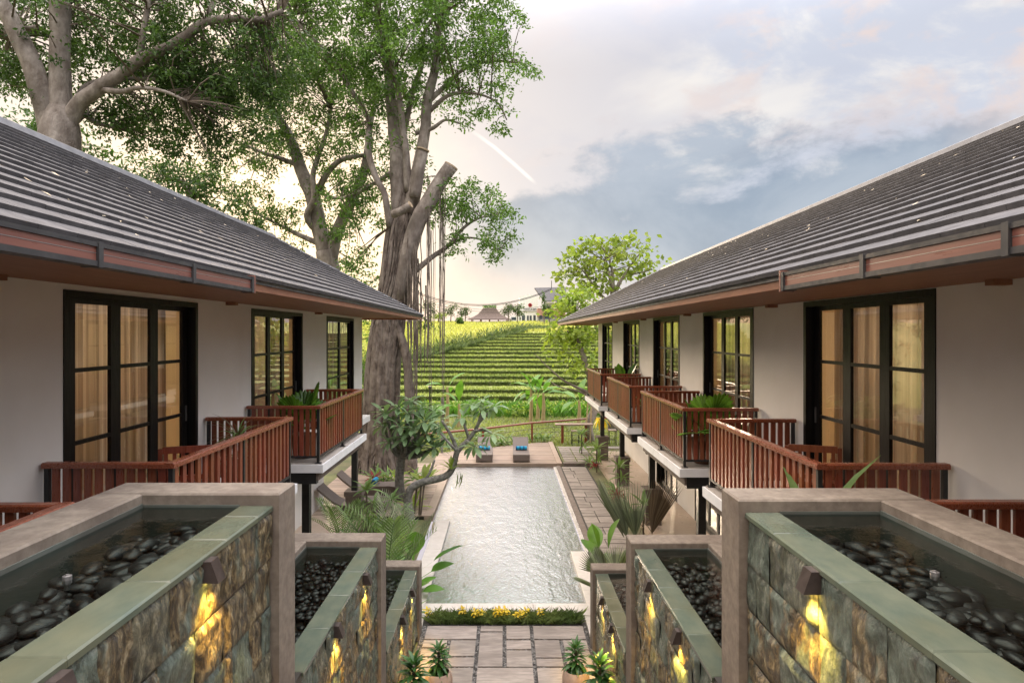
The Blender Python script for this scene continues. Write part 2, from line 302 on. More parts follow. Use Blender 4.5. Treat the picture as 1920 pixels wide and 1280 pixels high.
# ---------------------------------------------------------------- geometry helpers
ORG = {}
class MB:
    """collects boxes, tubes and polygons in world coordinates; build() links them as ONE mesh object"""
    def __init__(s): s.v = []; s.f = []
    def add(s, vs, fs):
        o = len(s.v); s.v.extend([tuple(q) for q in vs]); s.f.extend([tuple(o + i for i in f) for f in fs]); return s
    def box(s, x0, x1, y0, y1, z0, z1):
        x0, x1 = min(x0, x1), max(x0, x1); y0, y1 = min(y0, y1), max(y0, y1)
        return s.add([(x0, y0, z0), (x1, y0, z0), (x1, y1, z0), (x0, y1, z0), (x0, y0, z1), (x1, y0, z1), (x1, y1, z1), (x0, y1, z1)],
                     [(0, 3, 2, 1), (4, 5, 6, 7), (0, 1, 5, 4), (1, 2, 6, 5), (2, 3, 7, 6), (3, 0, 4, 7)])
    def cbox(s, x0, x1, y0, y1, z0, z1, c=.01):
        """box with chamfered top edges"""
        x0, x1 = min(x0, x1), max(x0, x1)
        vs = [(x0, y0, z0), (x1, y0, z0), (x1, y1, z0), (x0, y1, z0), (x0, y0, z1 - c), (x1, y0, z1 - c), (x1, y1, z1 - c), (x0, y1, z1 - c),
              (x0 + c, y0 + c, z1), (x1 - c, y0 + c, z1), (x1 - c, y1 - c, z1), (x0 + c, y1 - c, z1)]
        fs = [(0, 3, 2, 1), (8, 9, 10, 11)] + [(a, (a + 1) % 4, 4 + (a + 1) % 4, 4 + a) for a in range(4)] + [(4 + a, 4 + (a + 1) % 4, 8 + (a + 1) % 4, 8 + a) for a in range(4)]
        return s.add(vs, fs)
    def prism(s, prof, axis, a, b):
        """prof: list of (u, z); axis 'x' -> extruded along x with u=y; 'y' -> along y with u=x"""
        n = len(prof)
        mk = (lambda u, z, t: (t, u, z)) if axis == 'x' else (lambda u, z, t: (u, t, z))
        return s.add([mk(u, z, a) for u, z in prof] + [mk(u, z, b) for u, z in prof],
                     [tuple(range(n))[::-1], tuple(range(n, 2 * n))] + [(i, (i + 1) % n, n + (i + 1) % n, n + i) for i in range(n)])
    def tube(s, pts, rad, n=8, caps=True, squash=None):
        pts = [Vector(p) for p in pts]; k = len(pts)
        if not hasattr(rad, '__len__'): rad = [rad] * k
        up = Vector((.31, .17, .93)); vs = []
        for i, p in enumerate(pts):
            t = (pts[min(i + 1, k - 1)] - pts[max(i - 1, 0)])
            t = t.normalized() if t.length > 1e-9 else Vector((0, 0, 1))
            if i == 0: a = up.cross(t) if abs(up.dot(t)) < .98 else Vector((1, 0, 0)).cross(t)
            else: a = a - t * a.dot(t)
            a.normalize(); b = t.cross(a)
            for j in range(n):
                an = 2 * math.pi * j / n; vs.append(p + (a * math.cos(an) + b * math.sin(an)) * rad[i])
        fs = [(i * n + j, i * n + (j + 1) % n, (i + 1) * n + (j + 1) % n, (i + 1) * n + j) for i in range(k - 1) for j in range(n)]
        if caps: fs += [tuple(range(n))[::-1], tuple(range((k - 1) * n, k * n))]
        return s.add(vs, fs)
    def lathe(s, prof, c, n=20):
        k = len(prof); vs = [(c[0] + r * math.cos(2 * math.pi * j / n), c[1] + r * math.sin(2 * math.pi * j / n), c[2] + z) for r, z in prof for j in range(n)]
        fs = [(i * n + j, i * n + (j + 1) % n, (i + 1) * n + (j + 1) % n, (i + 1) * n + j) for i in range(k - 1) for j in range(n)]
        return s.add(vs, fs + [tuple(range(n))[::-1], tuple(range((k - 1) * n, k * n))])
    def build(s, name, mat, parent=None, smooth=False, origin=None):
        o = Vector(origin) if origin is not None else (ORG[parent.name] if parent else Vector((0, 0, 0)))
        me = bpy.data.meshes.new(name); me.from_pydata([(x - o.x, y - o.y, z - o.z) for x, y, z in s.v], [], s.f)
        if smooth: me.polygons.foreach_set('use_smooth', [True] * len(me.polygons))
        if mat: me.materials.append(mat)
        return place(name, me, parent, None if parent else o, o)
def place(name, me, parent=None, loc=None, org=None, mw=None):
    ob = bpy.data.objects.new(name, me); COL.objects.link(ob)
    if parent: ob.parent = parent
    if loc is not None: ob.location = loc
    ORG[ob.name] = Vector(org) if org is not None else (ORG[parent.name] if parent else Vector((0, 0, 0)))
    return ob
def piece(name, me, parent, mw):
    """a shared mesh placed by a world matrix under a parent (parents carry no rotation)"""
    ob = bpy.data.objects.new(name, me); COL.objects.link(ob); ob.parent = parent
    m = mw.copy(); m.translation = m.translation - ORG[parent.name]; ob.matrix_local = m; ORG[ob.name] = ORG[parent.name]
    return ob
def tag(o, label=None, cat=None, group=None, kind=None):
    for k, v in (('label', label), ('category', cat), ('group', group), ('kind', kind)):
        if v: o[k] = v
    return o
def thing(name, loc, label, cat, group=None):
    o = bpy.data.objects.new(name, None); COL.objects.link(o); o.location = loc; o.empty_display_size = .2; ORG[o.name] = Vector(loc)
    return tag(o, label, cat, group)
def np_mesh(name, V, Fq, mat):
    """numpy verts (n,3), faces (m,k) with k constant"""
    me = bpy.data.meshes.new(name); V = np.ascontiguousarray(V, dtype=np.float32); Fq = np.ascontiguousarray(Fq, dtype=np.int32)
    me.vertices.add(len(V)); me.vertices.foreach_set('co', V.ravel()); k = Fq.shape[1]
    me.loops.add(Fq.size); me.loops.foreach_set('vertex_index', Fq.ravel()); me.polygons.add(len(Fq))
    me.polygons.foreach_set('loop_start', np.arange(0, Fq.size, k, dtype=np.int32))
    me.update(calc_edges=True); me.validate()
    if mat: me.materials.append(mat)
    return me
def leaf_cards(C, Ln, Wd, droop=.5, seed=1, up=None):
    """one folded rhombus leaf (2 triangles sharing a midrib) per centre; returns verts, tri faces"""
    r = np.random.default_rng(seed); n = len(C)
    az = r.uniform(0, 2 * np.pi, n); el = r.normal(-droop, .55, n)
    d = np.stack([np.cos(az) * np.cos(el), np.sin(az) * np.cos(el), np.sin(el)], 1)
    ref = r.normal(size=(n, 3)); ref[:, 2] += 1.0; s = np.cross(d, ref); s /= np.linalg.norm(s, axis=1, keepdims=True) + 1e-9
    nn = np.cross(s, d); ln = Ln * r.uniform(.5, 1.45, n)[:, None]; wd = Wd * r.uniform(.7, 1.25, n)[:, None]
    a = C; t = C + d * ln; m1 = C + d * ln * .45 + s * wd * .5 + nn * wd * .18; m2 = C + d * ln * .45 - s * wd * .5 + nn * wd * .18
    V = np.stack([a, m1, t, m2], 1).reshape(-1, 3); b = np.arange(n)[:, None] * 4
    return V, np.concatenate([np.hstack([b, b + 1, b + 2]), np.hstack([b, b + 2, b + 3])])
def blades(B, H, W, lean=.35, seed=1):
    """bent grass blade: triangle on a base point"""
    r = np.random.default_rng(seed); n = len(B); az = r.uniform(0, 2 * np.pi, n); h = (H * r.uniform(.55, 1.2, n))
    ln = h * r.uniform(0, lean, n) * 2; wa = az + np.pi / 2 + r.normal(0, .4, n); w = W * r.uniform(.6, 1.3, n) * .5
    wx, wy = np.cos(wa) * w, np.sin(wa) * w
    V = np.zeros((n, 4, 3)); V[:, 0] = B; V[:, 0, 0] -= wx; V[:, 0, 1] -= wy; V[:, 1] = B; V[:, 1, 0] += wx; V[:, 1, 1] += wy
    mid = B.copy(); mid[:, 0] += np.cos(az) * ln * .35; mid[:, 1] += np.sin(az) * ln * .35; mid[:, 2] += h * .62
    V[:, 2] = mid; V[:, 2, 0] += wx * .8; V[:, 2, 1] += wy * .8
    tip = B.copy(); tip[:, 0] += np.cos(az) * ln; tip[:, 1] += np.sin(az) * ln; tip[:, 2] += h; V[:, 3] = tip
    b = np.arange(n)[:, None] * 4
    return V.reshape(-1, 3), np.concatenate([np.hstack([b, b + 1, b + 2]), np.hstack([b, b + 2, b + 3])])
def smooth_path(pts, k=4):
    """Catmull-Rom through tuples (x, y, z, r)"""
    p = [np.array(q, float) for q in pts]; p = [2 * p[0] - p[1]] + p + [2 * p[-1] - p[-2]]; out = []
    for i in range(1, len(p) - 2):
        for t in np.linspace(0, 1, k, endpoint=False):
            a, b, c, d = p[i - 1:i + 3]
            out.append(.5 * ((2 * b) + (c - a) * t + (2 * a - 5 * b + 4 * c - d) * t * t + (3 * b - a - 3 * c + d) * t ** 3))
    out.append(p[-2]); return out
def limb(mb, pts, k=4, n=9, jit=.0):
    q = smooth_path(pts, k); pp = []; rr = []
    for i, a in enumerate(q):
        j = Vector((mnoise.noise(Vector((a[0], a[1], a[2])) * 1.7), mnoise.noise(Vector((a[2], a[0], a[1])) * 1.7), 0)) * jit
        pp.append(Vector(a[:3]) + j); rr.append(max(.004, a[3]))
    mb.tube(pp, rr, n); return [(Vector(x), r) for x, r in zip(pp, rr)]

# ---------------------------------------------------------------- leaf templates (base at origin, growing along +Y, face up)
def leaf_mesh(name, mat, L=1.0, W=.25, peak=.5, droop=.3, fold=.25, seg=6, wave=0.0, stalk=0.0):
    v, f = [], []
    for i in range(seg + 1):
        t = i / seg; wd = W * .5 * (math.sin(math.pi * t ** (math.log(.5) / math.log(peak))) ** .8) if 0 < t < 1 else W * .02
        ang = droop * t; y = stalk + L * (t - .12 * droop * t * t); z = -L * droop * t * t * .5
        wv = wave * W * math.sin(t * 17)
        v += [(-wd, y, z + wd * fold + wv), (0, y, z), (wd, y, z + wd * fold - wv)]
        if i: b = 3 * i; f += [(b - 3, b - 2, b + 1, b), (b - 2, b - 1, b + 2, b + 1)]
    if stalk: o = len(v); s = W * .035; v += [(-s, 0, 0), (s, 0, 0), (s, stalk, 0), (-s, stalk, 0)]; f.append((o, o + 1, o + 2, o + 3))
    me = bpy.data.meshes.new(name); me.from_pydata(v, [], f); me.polygons.foreach_set('use_smooth', [True] * len(f)); me.materials.append(mat); return me
def frond_mesh(name, mat, L=1.4, n=18, ll=.42, lw=.035, droop=.5, vee=.5, stalk=.3):
    v, f = [], []
    def q(t): return Vector((0, stalk + L * (t - .1 * droop * t * t), -L * droop * t * t * .55)) if t >= 0 else Vector((0, 0, 0))
    for i in range(6):
        a, b = q((i - .5) / 5.5 if i else -1), q((i + .5) / 5.5); r = .012 * L * (1 - i / 7); o = len(v)
        v += [a + Vector((-r, 0, 0)), a + Vector((r, 0, 0)), b + Vector((r * .8, 0, 0)), b + Vector((-r * .8, 0, 0)), a + Vector((0, 0, -r * 1.5)), b + Vector((0, 0, -r * 1.5))]
        f += [(o, o + 1, o + 2, o + 3), (o, o + 4, o + 5, o + 3), (o + 1, o + 2, o + 5, o + 4)]
    for i in range(n):
        t = (i + .6) / n; c = q(t); le = ll * (math.sin(math.pi * (.12 + .85 * t)) ** .6); fw = .55 + .7 * t
        for sgn in (-1, 1):
            d = Vector((sgn, fw, vee)).normalized(); e = c + d * le + Vector((0, 0, -.28 * le * droop * 2)); m = c + d * le * .5
            s = Vector((0, 1, 0)).cross(d).normalized().cross(d).normalized() * lw * .5; o = len(v)
            v += [c - s * .5, c + s * .5, m + s, e, m - s]; f += [(o, o + 1, o + 2, o + 4), (o + 4, o + 2, o + 3)]
    me = bpy.data.meshes.new(name); me.from_pydata([tuple(a) for a in v], [], f); me.materials.append(mat); return me
def fan_mesh(name, mat, L=.9, n=20, spread=150, stalk=.7, split=.55, lw=1.0, droop=.25):
    v, f = [], []; r = .012
    v += [(-r, 0, 0), (r, 0, 0), (r * .6, stalk, 0), (-r * .6, stalk, 0)]; f.append((0, 1, 2, 3))
    for i in range(n):
        a = R(-spread / 2 + spread * i / (n - 1)); h = R(spread / (n - 1) / 2) * lw; le = L * (.82 + .18 * math.cos(a))
        def pt(an, rr, dz): return (math.sin(an) * rr, stalk + math.cos(an) * rr, dz - droop * le * (rr / le) ** 2 * .4)
        o = len(v); v += [(0, stalk, 0), pt(a - h, le * split, -.02 * L), pt(a, le * split, .03 * L), pt(a + h, le * split, -.02 * L), pt(a, le, 0.0)]
        f += [(o, o + 1, o + 2), (o, o + 2, o + 3), (o + 1, o + 4, o + 2), (o + 2, o + 4, o + 3)]
    me = bpy.data.meshes.new(name); me.from_pydata(v, [], f); me.materials.append(mat); return me
def aim(loc, az, el, sc=1.0, roll=0.0):
    """world matrix: leaf base at loc, growing towards azimuth az (0 = +Y), raised el degrees"""
    return Matrix.Translation(loc) @ Matrix.Rotation(-R(az), 4, 'Z') @ Matrix.Rotation(R(el), 4, 'X') @ Matrix.Rotation(R(roll), 4, 'Y') @ Matrix.Scale(sc, 4)
def rosette(parent, mesh, c, n, el=(10, 70), sc=(.8, 1.1), rise=0.0, rad=.02, az0=None, name='leaf', azr=(0, 360), rnd=random):
    for i in range(n):
        t = (i + .5) / n; az = (azr[0] + (azr[1] - azr[0]) * ((i * .618034) % 1.0)) + rnd.uniform(-12, 12)
        e = el[0] + (el[1] - el[0]) * t + rnd.uniform(-8, 8)
        o = Vector((math.sin(R(az)) * rad, math.cos(R(az)) * rad, rise * t))
        piece(name, mesh, parent, aim(Vector(c) + o, az, e, rnd.uniform(*sc), rnd.uniform(-15, 15)))

# ---------------------------------------------------------------- ground, pool, paths, deck
g = MB()
for x0, x1, y0, y1 in ((-400, -2.12, -60, 47), (2.02, 400, -60, 47), (-2.12, 2.02, -60, 12.74), (-2.12, 2.02, 26.24, 47), (-400, 400, 47, 1500)):
    g.add([(x0, y0, -.03), (x1, y0, -.03), (x1, y1, -.03), (x0, y1, -.03)], [(0, 1, 2, 3)])
tag(g.build('ground', M['ground']), kind='structure')

PX0, PX1, PY0, PY1 = -1.576, 1.636, 12.78, 26.2          # deep water
LXL, LXR, LYL, LYR = -2.07, 1.97, 18.5, 15.85            # shallow side ledges: outer x and near end
pool = thing('swimming_pool', (0, 19, 0), 'long narrow swimming pool with rippled pale water between the two wings', 'pool')
b = MB()
b.add([(PX0, PY0, -1.3), (PX1, PY0, -1.3), (PX1, PY1, -1.3), (PX0, PY1, -1.3)], [(0, 1, 2, 3)])
zt = -.02
for a, c in (((PX0, PY0), (PX1, PY0)), ((PX1, PY1), (PX0, PY1))):
    b.add([(*a, -1.3), (*c, -1.3), (*c, zt), (*a, zt)], [(0, 1, 2, 3)])
for x, ly in ((PX0, LYL), (PX1, LYR)):
    b.add([(x, PY0, -1.3), (x, ly, -1.3), (x, ly, zt), (x, PY0, zt)], [(0, 1, 2, 3)])
    b.add([(x, ly, -1.3), (x, PY1, -1.3), (x, PY1, -.12), (x, ly, -.12)], [(0, 1, 2, 3)])
b.build('basin', M['pooltile'], pool)
for x0, x1, ly in ((LXL, PX0, LYL), (PX1, LXR, LYR)):
    l = MB(); l.box(x0 - .03, x1 + (.03 if x1 > 0 else 0), ly - .02, PY1 + .02, -.4, -.12) if x0 < 0 else l.box(x0, x1 + .03, ly - .02, PY1 + .02, -.4, -.12)
    l.build('ledge', M['ledge'], pool)
wz = -.028
wm = MB(); wm.add([(PX0, PY0, wz), (PX1, PY0, wz), (PX1, LYR, wz), (LXR, LYR, wz), (LXR, PY1, wz), (LXL, PY1, wz), (LXL, LYL, wz), (PX0, LYL, wz)], [tuple(range(8))])
wm.build('water', M['pool'], pool)
for nm, x0, x1, y0, y1 in (('coping', PX0 - .40, PX0, 12.24, LYL), ('coping', PX1, PX1 + .42, 12.24, LYR), ('coping', PX0, PX1, 12.24, PY0)):
    n = max(1, round((y1 - y0) / 1.2)) if x1 - x0 < 1 else 3
    for i in range(n):
        q = MB()
        if x1 - x0 < 1: q.cbox(x0, x1, y0 + (y1 - y0) * i / n + .002, y0 + (y1 - y0) * (i + 1) / n - .002, -.14, .03, .006)
        else: q.cbox(x0 + (x1 - x0) * i / n + .002, x0 + (x1 - x0) * (i + 1) / n - .002, y0, y1, -.14, .03, .006)
        q.build('coping_slab', M['poolcoping'], pool)

def shared_box(name, mat, c=.012):
    q = MB().cbox(-.5, .5, -.5, .5, -.5, .5, c); me = bpy.data.meshes.new(name); me.from_pydata(q.v, [], q.f); me.materials.append(mat); return me
def scaled(x0, x1, y0, y1, z0, z1, rz=0.0):
    return Matrix.Translation(((x0 + x1) / 2, (y0 + y1) / 2, (z0 + z1) / 2)) @ Matrix.Rotation(rz, 4, 'Z') @ Matrix.Diagonal((abs(x1 - x0), abs(y1 - y0), abs(z1 - z0), 1))
PAV = shared_box('paver', M['paver'], .03)

def gravel_stuff(parent, x0, x1, y0, y1, n, seed, mat, z=.0, r=(.012, .026)):
    rg = np.random.default_rng(seed); t = np.array([(1, 0, 0), (-1, 0, 0), (0, 1, 0), (0, -1, 0), (0, 0, .7), (0, 0, -.7)]); tf = np.array([(0, 2, 4), (2, 1, 4), (1, 3, 4), (3, 0, 4)])
    c = np.stack([rg.uniform(x0, x1, n), rg.uniform(y0, y1, n), np.full(n, z)], 1); s = rg.uniform(*r, n)[:, None, None]
    V = (c[:, None] + t[None] * s * rg.uniform(.7, 1.3, (n, 1, 3))).reshape(-1, 3); Fq = (tf[None] + np.arange(n)[:, None, None] * 6).reshape(-1, 3)
    V = V - np.array(ORG[parent.name]) if parent else V
    o = place('gravel', np_mesh('gravel', V, Fq, mat), parent, None if parent else (0, 0, 0)); o['kind'] = 'stuff'; return o
# near path between the fountains
path = MB().box(-1.52, 1.52, 8.6, 12.2, -.028, -.005).build('paved_path', M['gravel']); tag(path, kind='structure')
XL = (-1.45, -.97, -.47, 0.0, .49, .99, 1.47); G = .034
for i, j, y0, y1 in ((0, 2, 11.27, 11.82), (2, 3, 11.56, 11.82), (3, 4, 11.27, 11.82), (4, 6, 11.27, 11.82), (0, 1, 10.97, 11.27), (0, 1, 10.67, 10.97), (1, 2, 10.67, 11.27),
                     (1, 2, 10.33, 10.67), (0, 1, 10.33, 10.67), (2, 3, 10.33, 11.56), (3, 4, 10.91, 11.27), (3, 4, 10.33, 10.91), (4, 5, 10.62, 11.27), (4, 5, 10.33, 10.62),
                     (5, 6, 10.9, 11.27), (5, 6, 10.33, 10.9), (0, 2, 9.75, 10.33), (2, 4, 9.75, 10.33), (4, 6, 9.75, 10.33), (0, 3, 9.2, 9.75), (3, 6, 9.2, 9.75), (0, 2, 8.72, 9.2), (2, 6, 8.72, 9.2)):
    piece('paver', PAV, path, scaled(XL[i] + G, XL[j] - G, y0 + G * .8, y1 - G * .8, -.03, .03 + random.uniform(-.004, .006)))
gravel_stuff(path, -1.5, 1.5, 9.0, 11.84, 5200, 3, M['joint_pebble'], .004, (.014, .03))
tag(MB().box(-1.95, -1.53, 11.5, 12.24, -.03, .012).box(1.53, 2.05, 11.5, 12.24, -.03, .012).build('path_edge', M['poolcoping']), kind='structure')
# right-hand path beside the pool
sp = MB().box(2.08, 3.34, 12.24, 26.1, -.028, -.002).build('side_path', M['gravel']); tag(sp, kind='structure')
y = 12.6; rp = random.Random(5)
while y < 25.9:
    h = rp.choice((.36, .42, .62, .66))
    if h < .5: cells = [(2.3, 3.28, y, y + h)]
    else:
        m = rp.choice((2.62, 2.72, 2.9)); s = rp.random() < .5
        cells = [(2.3, m, y, y + h), (m, 3.28, y, y + h * .5), (m, 3.28, y + h * .5, y + h)] if s else [(2.3, m, y, y + h * .5), (2.3, m, y + h * .5, y + h), (m, 3.28, y, y + h)]
    for x0, x1, y0, y1 in cells:
        piece('paver', PAV, sp, scaled(x0 + .014, x1 - .014, y0 + .014, min(y1, 25.95) - .014, -.03, .03 + rp.uniform(-.004, .006)))
    y += h
kerb = MB().box(2.10, 2.26, 12.3, 26.05, -.1, .045).build('channel_kerb', M['pedestal']); tag(kerb, kind='structure')
gravel_stuff(None, 1.99, 2.10, 15.9, 26.0, 2600, 4, M['poolcoping'], .0)
bpy.data.objects['gravel.001'].name = 'pale_gravel'; tag(bpy.data.objects['pale_gravel'], 'strip of pale gravel along the right side of the pool', 'gravel', kind='stuff')
# step and pavers in the lawn beyond
tag(MB().box(2.42, 3.9, 26.12, 26.4, -.03, .13).build('stone_step', M['pedestal']), kind='structure')
lawnp = MB().box(2.42, 8.2, 26.42, 30.4, -.1, .085).build('lawn', M['ground']); tag(lawnp, kind='structure')
for i in range(7):
    yy = 26.5 + i * .52
    for x0, x1 in ((2.5, 3.0), (3.05, 3.75)) if i < 6 else ((2.5, 7.6),):
        piece('paver', PAV, lawnp, scaled(x0, x1, yy + .03, yy + .48, .03, .115 + random.uniform(0, .006)))
# timber deck, left of and beyond the pool
DZ = .1
deck = thing('timber_deck', (-3, 22, 0), 'weathered brown timber deck wrapping the left side and far end of the pool', 'deck')
PLK = shared_box('plank', M['deck'], .02)
MB().box(-6.2, -2.13, 18.74, 26.2, -.03, DZ - .04).build('substructure', M['joint'], deck)
MB().add([(-2.95, 26.26, DZ - .04), (2.32, 26.26, DZ - .04), (2.28, 31.4, DZ - .04), (-.4, 29.8, DZ - .04), (-2.95, 28.3, DZ - .04)], [(0, 1, 2, 3, 4)]).build('substructure', M['joint'], deck)
y = 18.72
while y < 26.15:
    piece('plank', PLK, deck, scaled(-6.2, -2.36, y, y + .138, DZ - .035, DZ + random.uniform(-.003, .003))); y += .145
piece('plank', PLK, deck, scaled(-2.35, -2.09, 18.66, 26.22, DZ - .16, DZ + .012))
y = 26.24
while y < 31.3:
    x0 = -2.95 if y < 28.5 else -3 + (y - 28.5) / 3.1 * 5.24
    piece('plank', PLK, deck, scaled(x0, 2.14, y, y + .138, DZ - .035, DZ + random.uniform(-.003, .003))); y += .145
piece('plank', PLK, deck, scaled(2.15, 2.36, 26.22, 31.5, DZ - .14, DZ + .012))
piece('plank', PLK, deck, scaled(-2.95, 2.14, 26.2, 26.238, -.12, DZ + .004))

# stairs down from the camera's landing (below the picture)
st = MB()
for i in range(23):
    st.box(-1.49, 1.49, 8.55 - (i + 1) * .32, 8.55 - i * .32, -.02, .16 * (i + 1))
st.box(-1.49, 1.49, -6, 8.55 - 23 * .32, -.02, .16 * 23)
tag(st.build('stairs', M['coping']), kind='structure')

# ---------------------------------------------------------------- rice terraces and grass hill
def sstep(x, a, b):
    t = np.clip((x - a) / (b - a), 0, 1); return t * t * (3 - 2 * t)
def xb(Y): return -9 + (Y - 69) * .5
def field_z(X, Y):
    base = np.where(Y < 92, .121 * (Y - 46), 5.566 + np.minimum(Y - 92, 58) * .0436)
    nz = .18 * np.sin(X * .31 + Y * .13) + .12 * np.sin(X * .13 - Y * .27 + 1)
    bank = .85 * sstep(xb(Y) - X, 0, 2.2) * (1 - sstep(Y, 92, 108))
    cut = 1.6 * sstep(X - xb(Y), -.1, .7) * (1 - sstep(Y, 89.5, 91.5))
    near = sstep(Y, 44, 52)
    return (base + bank + nz * .5) * near - cut - .4 * (1 - near)
nx, ny = 170, 130
gx = np.concatenate([np.linspace(-170, -40, 30, endpoint=False), np.linspace(-40, 30, 110, endpoint=False), np.linspace(30, 170, 30)])
gy = np.concatenate([np.linspace(43, 110, 95, endpoint=False), np.linspace(110, 330, 35)])
X, Y = np.meshgrid(gx, gy); Zf = field_z(X, Y)
V = np.stack([X, Y, Zf], -1).reshape(-1, 3); ii = np.arange(nx * ny).reshape(ny, nx)
Fq = np.stack([ii[:-1, :-1], ii[:-1, 1:], ii[1:, 1:], ii[1:, :-1]], -1).reshape(-1, 4)
hill = place('hill', np_mesh('hill', V, Fq, M['fieldturf'])); tag(hill, kind='structure')
hill.data.polygons.foreach_set('use_smooth', [True] * len(hill.data.polygons))
tr, rs = MB(), MB(); NT = 16; xs = np.linspace(-24, 46, 141)
def ey(k, x): return 46 + 2.9 * k + .55 * math.sin(x * .09 + k * .8) + .25 * math.sin(x * .37 + k * 2.1) + .3 * mnoise.noise(Vector((x * .35, k * 3.7, 0))) + .16 * mnoise.noise(Vector((x * 1.3, k * 5.1, 3))) + .5 * math.sin(k * 2.4) + .012 * (x - 4) ** 2 * (.4 if x < 12 else .1)
tv = []
for k in range(NT):
    z1 = .352 * k + .176; z0 = max(-.05, z1 - .352); front = []; back = []
    for x in xs:
        wob = .05 * mnoise.noise(Vector((x * .6, k * 2.2, 7))) + .03 * mnoise.noise(Vector((x * 2.1, k * 1.1, 2)))
        front.append((x, ey(k, x), z1 + wob)); back.append((x, ey(k + 1, x) + .3, z1 + wob))
    ok = [i for i in range(len(xs)) if xs[i] > xb(front[i][1]) - 1.5]
    if not ok: continue
    i0 = ok[0]; n = len(xs) - i0
    tr.add(front[i0:] + back[i0:], [(i, i + 1, n + i + 1, n + i) for i in range(n - 1)])
    rs.add(front[i0:] + [(x, y0 + .10, z0 - .1) for x, y0, _ in front[i0:]], [(i, i + 1, n + i + 1, n + i) for i in range(n - 1)])
ter = tr.build('rice_terraces', M['tread']); tag(ter, kind='structure'); rs.build('terrace_bank', M['riser'], ter)
rg = np.random.default_rng(11)
tb, db = [], []
for k in range(NT):
    y0 = 46 + 2.9 * k; xl, xr = max(xb(y0) - .5, -.24 * y0 - 1), .125 * y0 + 2
    z1 = .352 * k + .176; n = int((xr - xl) * (150 if k < 8 else 95))
    x = rg.uniform(xl, xr, n); t = rg.beta(.7, 1.1, n); yy = np.array([ey(k, a) for a in x]) + t * 2.7
    tb.append(np.stack([x, yy, np.full(n, z1 - .03)], 1))
    nc = int((xr - xl) / .33); cx = np.linspace(xl, xr, nc) + rg.normal(0, .05, nc)         # rows of rice clumps along the lip
    cx = np.repeat(cx, 11); x = cx + rg.normal(0, .07, len(cx)); yy = np.array([ey(k, a) for a in x]) + rg.uniform(-.05, .15, len(x))
    tb.append(np.stack([x, yy, z1 - .04 + rg.uniform(-.03, 0, len(x))], 1))
    n = int((xr - xl) * 80); x = rg.uniform(xl, xr, n); u = rg.uniform(0, 1, n); yy = np.array([ey(k, a) for a in x]) - .02 + .08 * u
    db.append(np.stack([x, yy, z1 - .05 - .3 * u], 1))
V, Fq = blades(np.concatenate(tb), .23, .05, .4, 2); o = place('rice_plants', np_mesh('rice_plants', V, Fq, M['grassmid']), loc=(0, 0, 0))
tag(o, 'short green rice growing in rows on the terraces', 'rice', kind='stuff')
V, Fq = blades(np.concatenate(db), .17, .05, .9, 3); o = place('bank_grass', np_mesh('bank_grass', V, Fq, M['grassdark']), loc=(0, 0, 0))
tag(o, 'dark grass on the banks of the rice terraces', 'grass', kind='stuff')
n = 52000; Yr = 48 + 102 * rg.uniform(0, 1, n) ** 1.25; Xr = (rg.uniform(-.27, .13, n)) * Yr
keep = (Xr < xb(Yr) + .6) | (Yr > 90.5); Xr, Yr = Xr[keep], Yr[keep]
V, Fq = blades(np.stack([Xr, Yr, field_z(Xr, Yr) - .05], 1), .55, .10, .5, 4); o = place('field_grass', np_mesh('field_grass', V, Fq, M['grassfield']), loc=(0, 0, 0))
tag(o, 'tall yellow green grass covering the hillside left of the terraces', 'grass', kind='stuff')
n = 9000; Yr = rg.uniform(50, 104, n); Xr = xb(Yr) - np.abs(rg.normal(0, .9, n)) + .5
V, Fq = blades(np.stack([Xr, Yr, field_z(np.minimum(Xr, xb(Yr) - .3), Yr) - .1], 1), .75, .11, .5, 5); o = place('hedge_grass', np_mesh('hedge_grass', V, Fq, M['grassdark']), loc=(0, 0, 0))
tag(o, 'dark rank grass along the bank between hillside field and terraces', 'grass', kind='stuff')
# lawn, weeds between fence and first terrace
n = 30000; Yr = rg.uniform(28.5, 46, n); Xr = rg.uniform(-.26, .24, n) * Yr
keep = ~((Yr < 31.8) & (Xr < 2.42) & (Yr < 28.4 + (Xr + 3) * .6)) & ~((Yr < 30.5) & (Xr > 2.4) & (Xr < 7.7))
V, Fq = blades(np.stack([Xr[keep], Yr[keep], np.full(keep.sum(), -.03)], 1), .16, .03, .6, 6); o = place('lawn_grass', np_mesh('lawn_grass', V, Fq, M['grassmid']), loc=(0, 0, 0))
tag(o, 'rough lawn grass round the fence behind the pool', 'grass', kind='stuff')
n = 2600; Xr = rg.uniform(2.45, 7.8, n); Yr = rg.uniform(26.5, 30.4, n)
V, Fq = blades(np.stack([Xr, Yr, np.full(n, .08)], 1), .06, .02, .6, 6); o = place('lawn_tufts', np_mesh('lawn_tufts', V, Fq, M['grassmid']), loc=(0, 0, 0))
tag(o, 'short lawn between the stepping stones beyond the pool', 'grass', kind='stuff')
n = 3000; Yr = rg.uniform(41.5, 46.2, n); Xr = rg.uniform(-.2, .22, n) * Yr
V, Fq = blades(np.stack([Xr, Yr, np.full(n, -.03)], 1), .75, .10, .5, 8); o = place('wild_weeds', np_mesh('wild_weeds', V, Fq, M['lushleaf']), loc=(0, 0, 0))
tag(o, 'bright green weeds along the foot of the lowest terrace', 'weeds', kind='stuff')

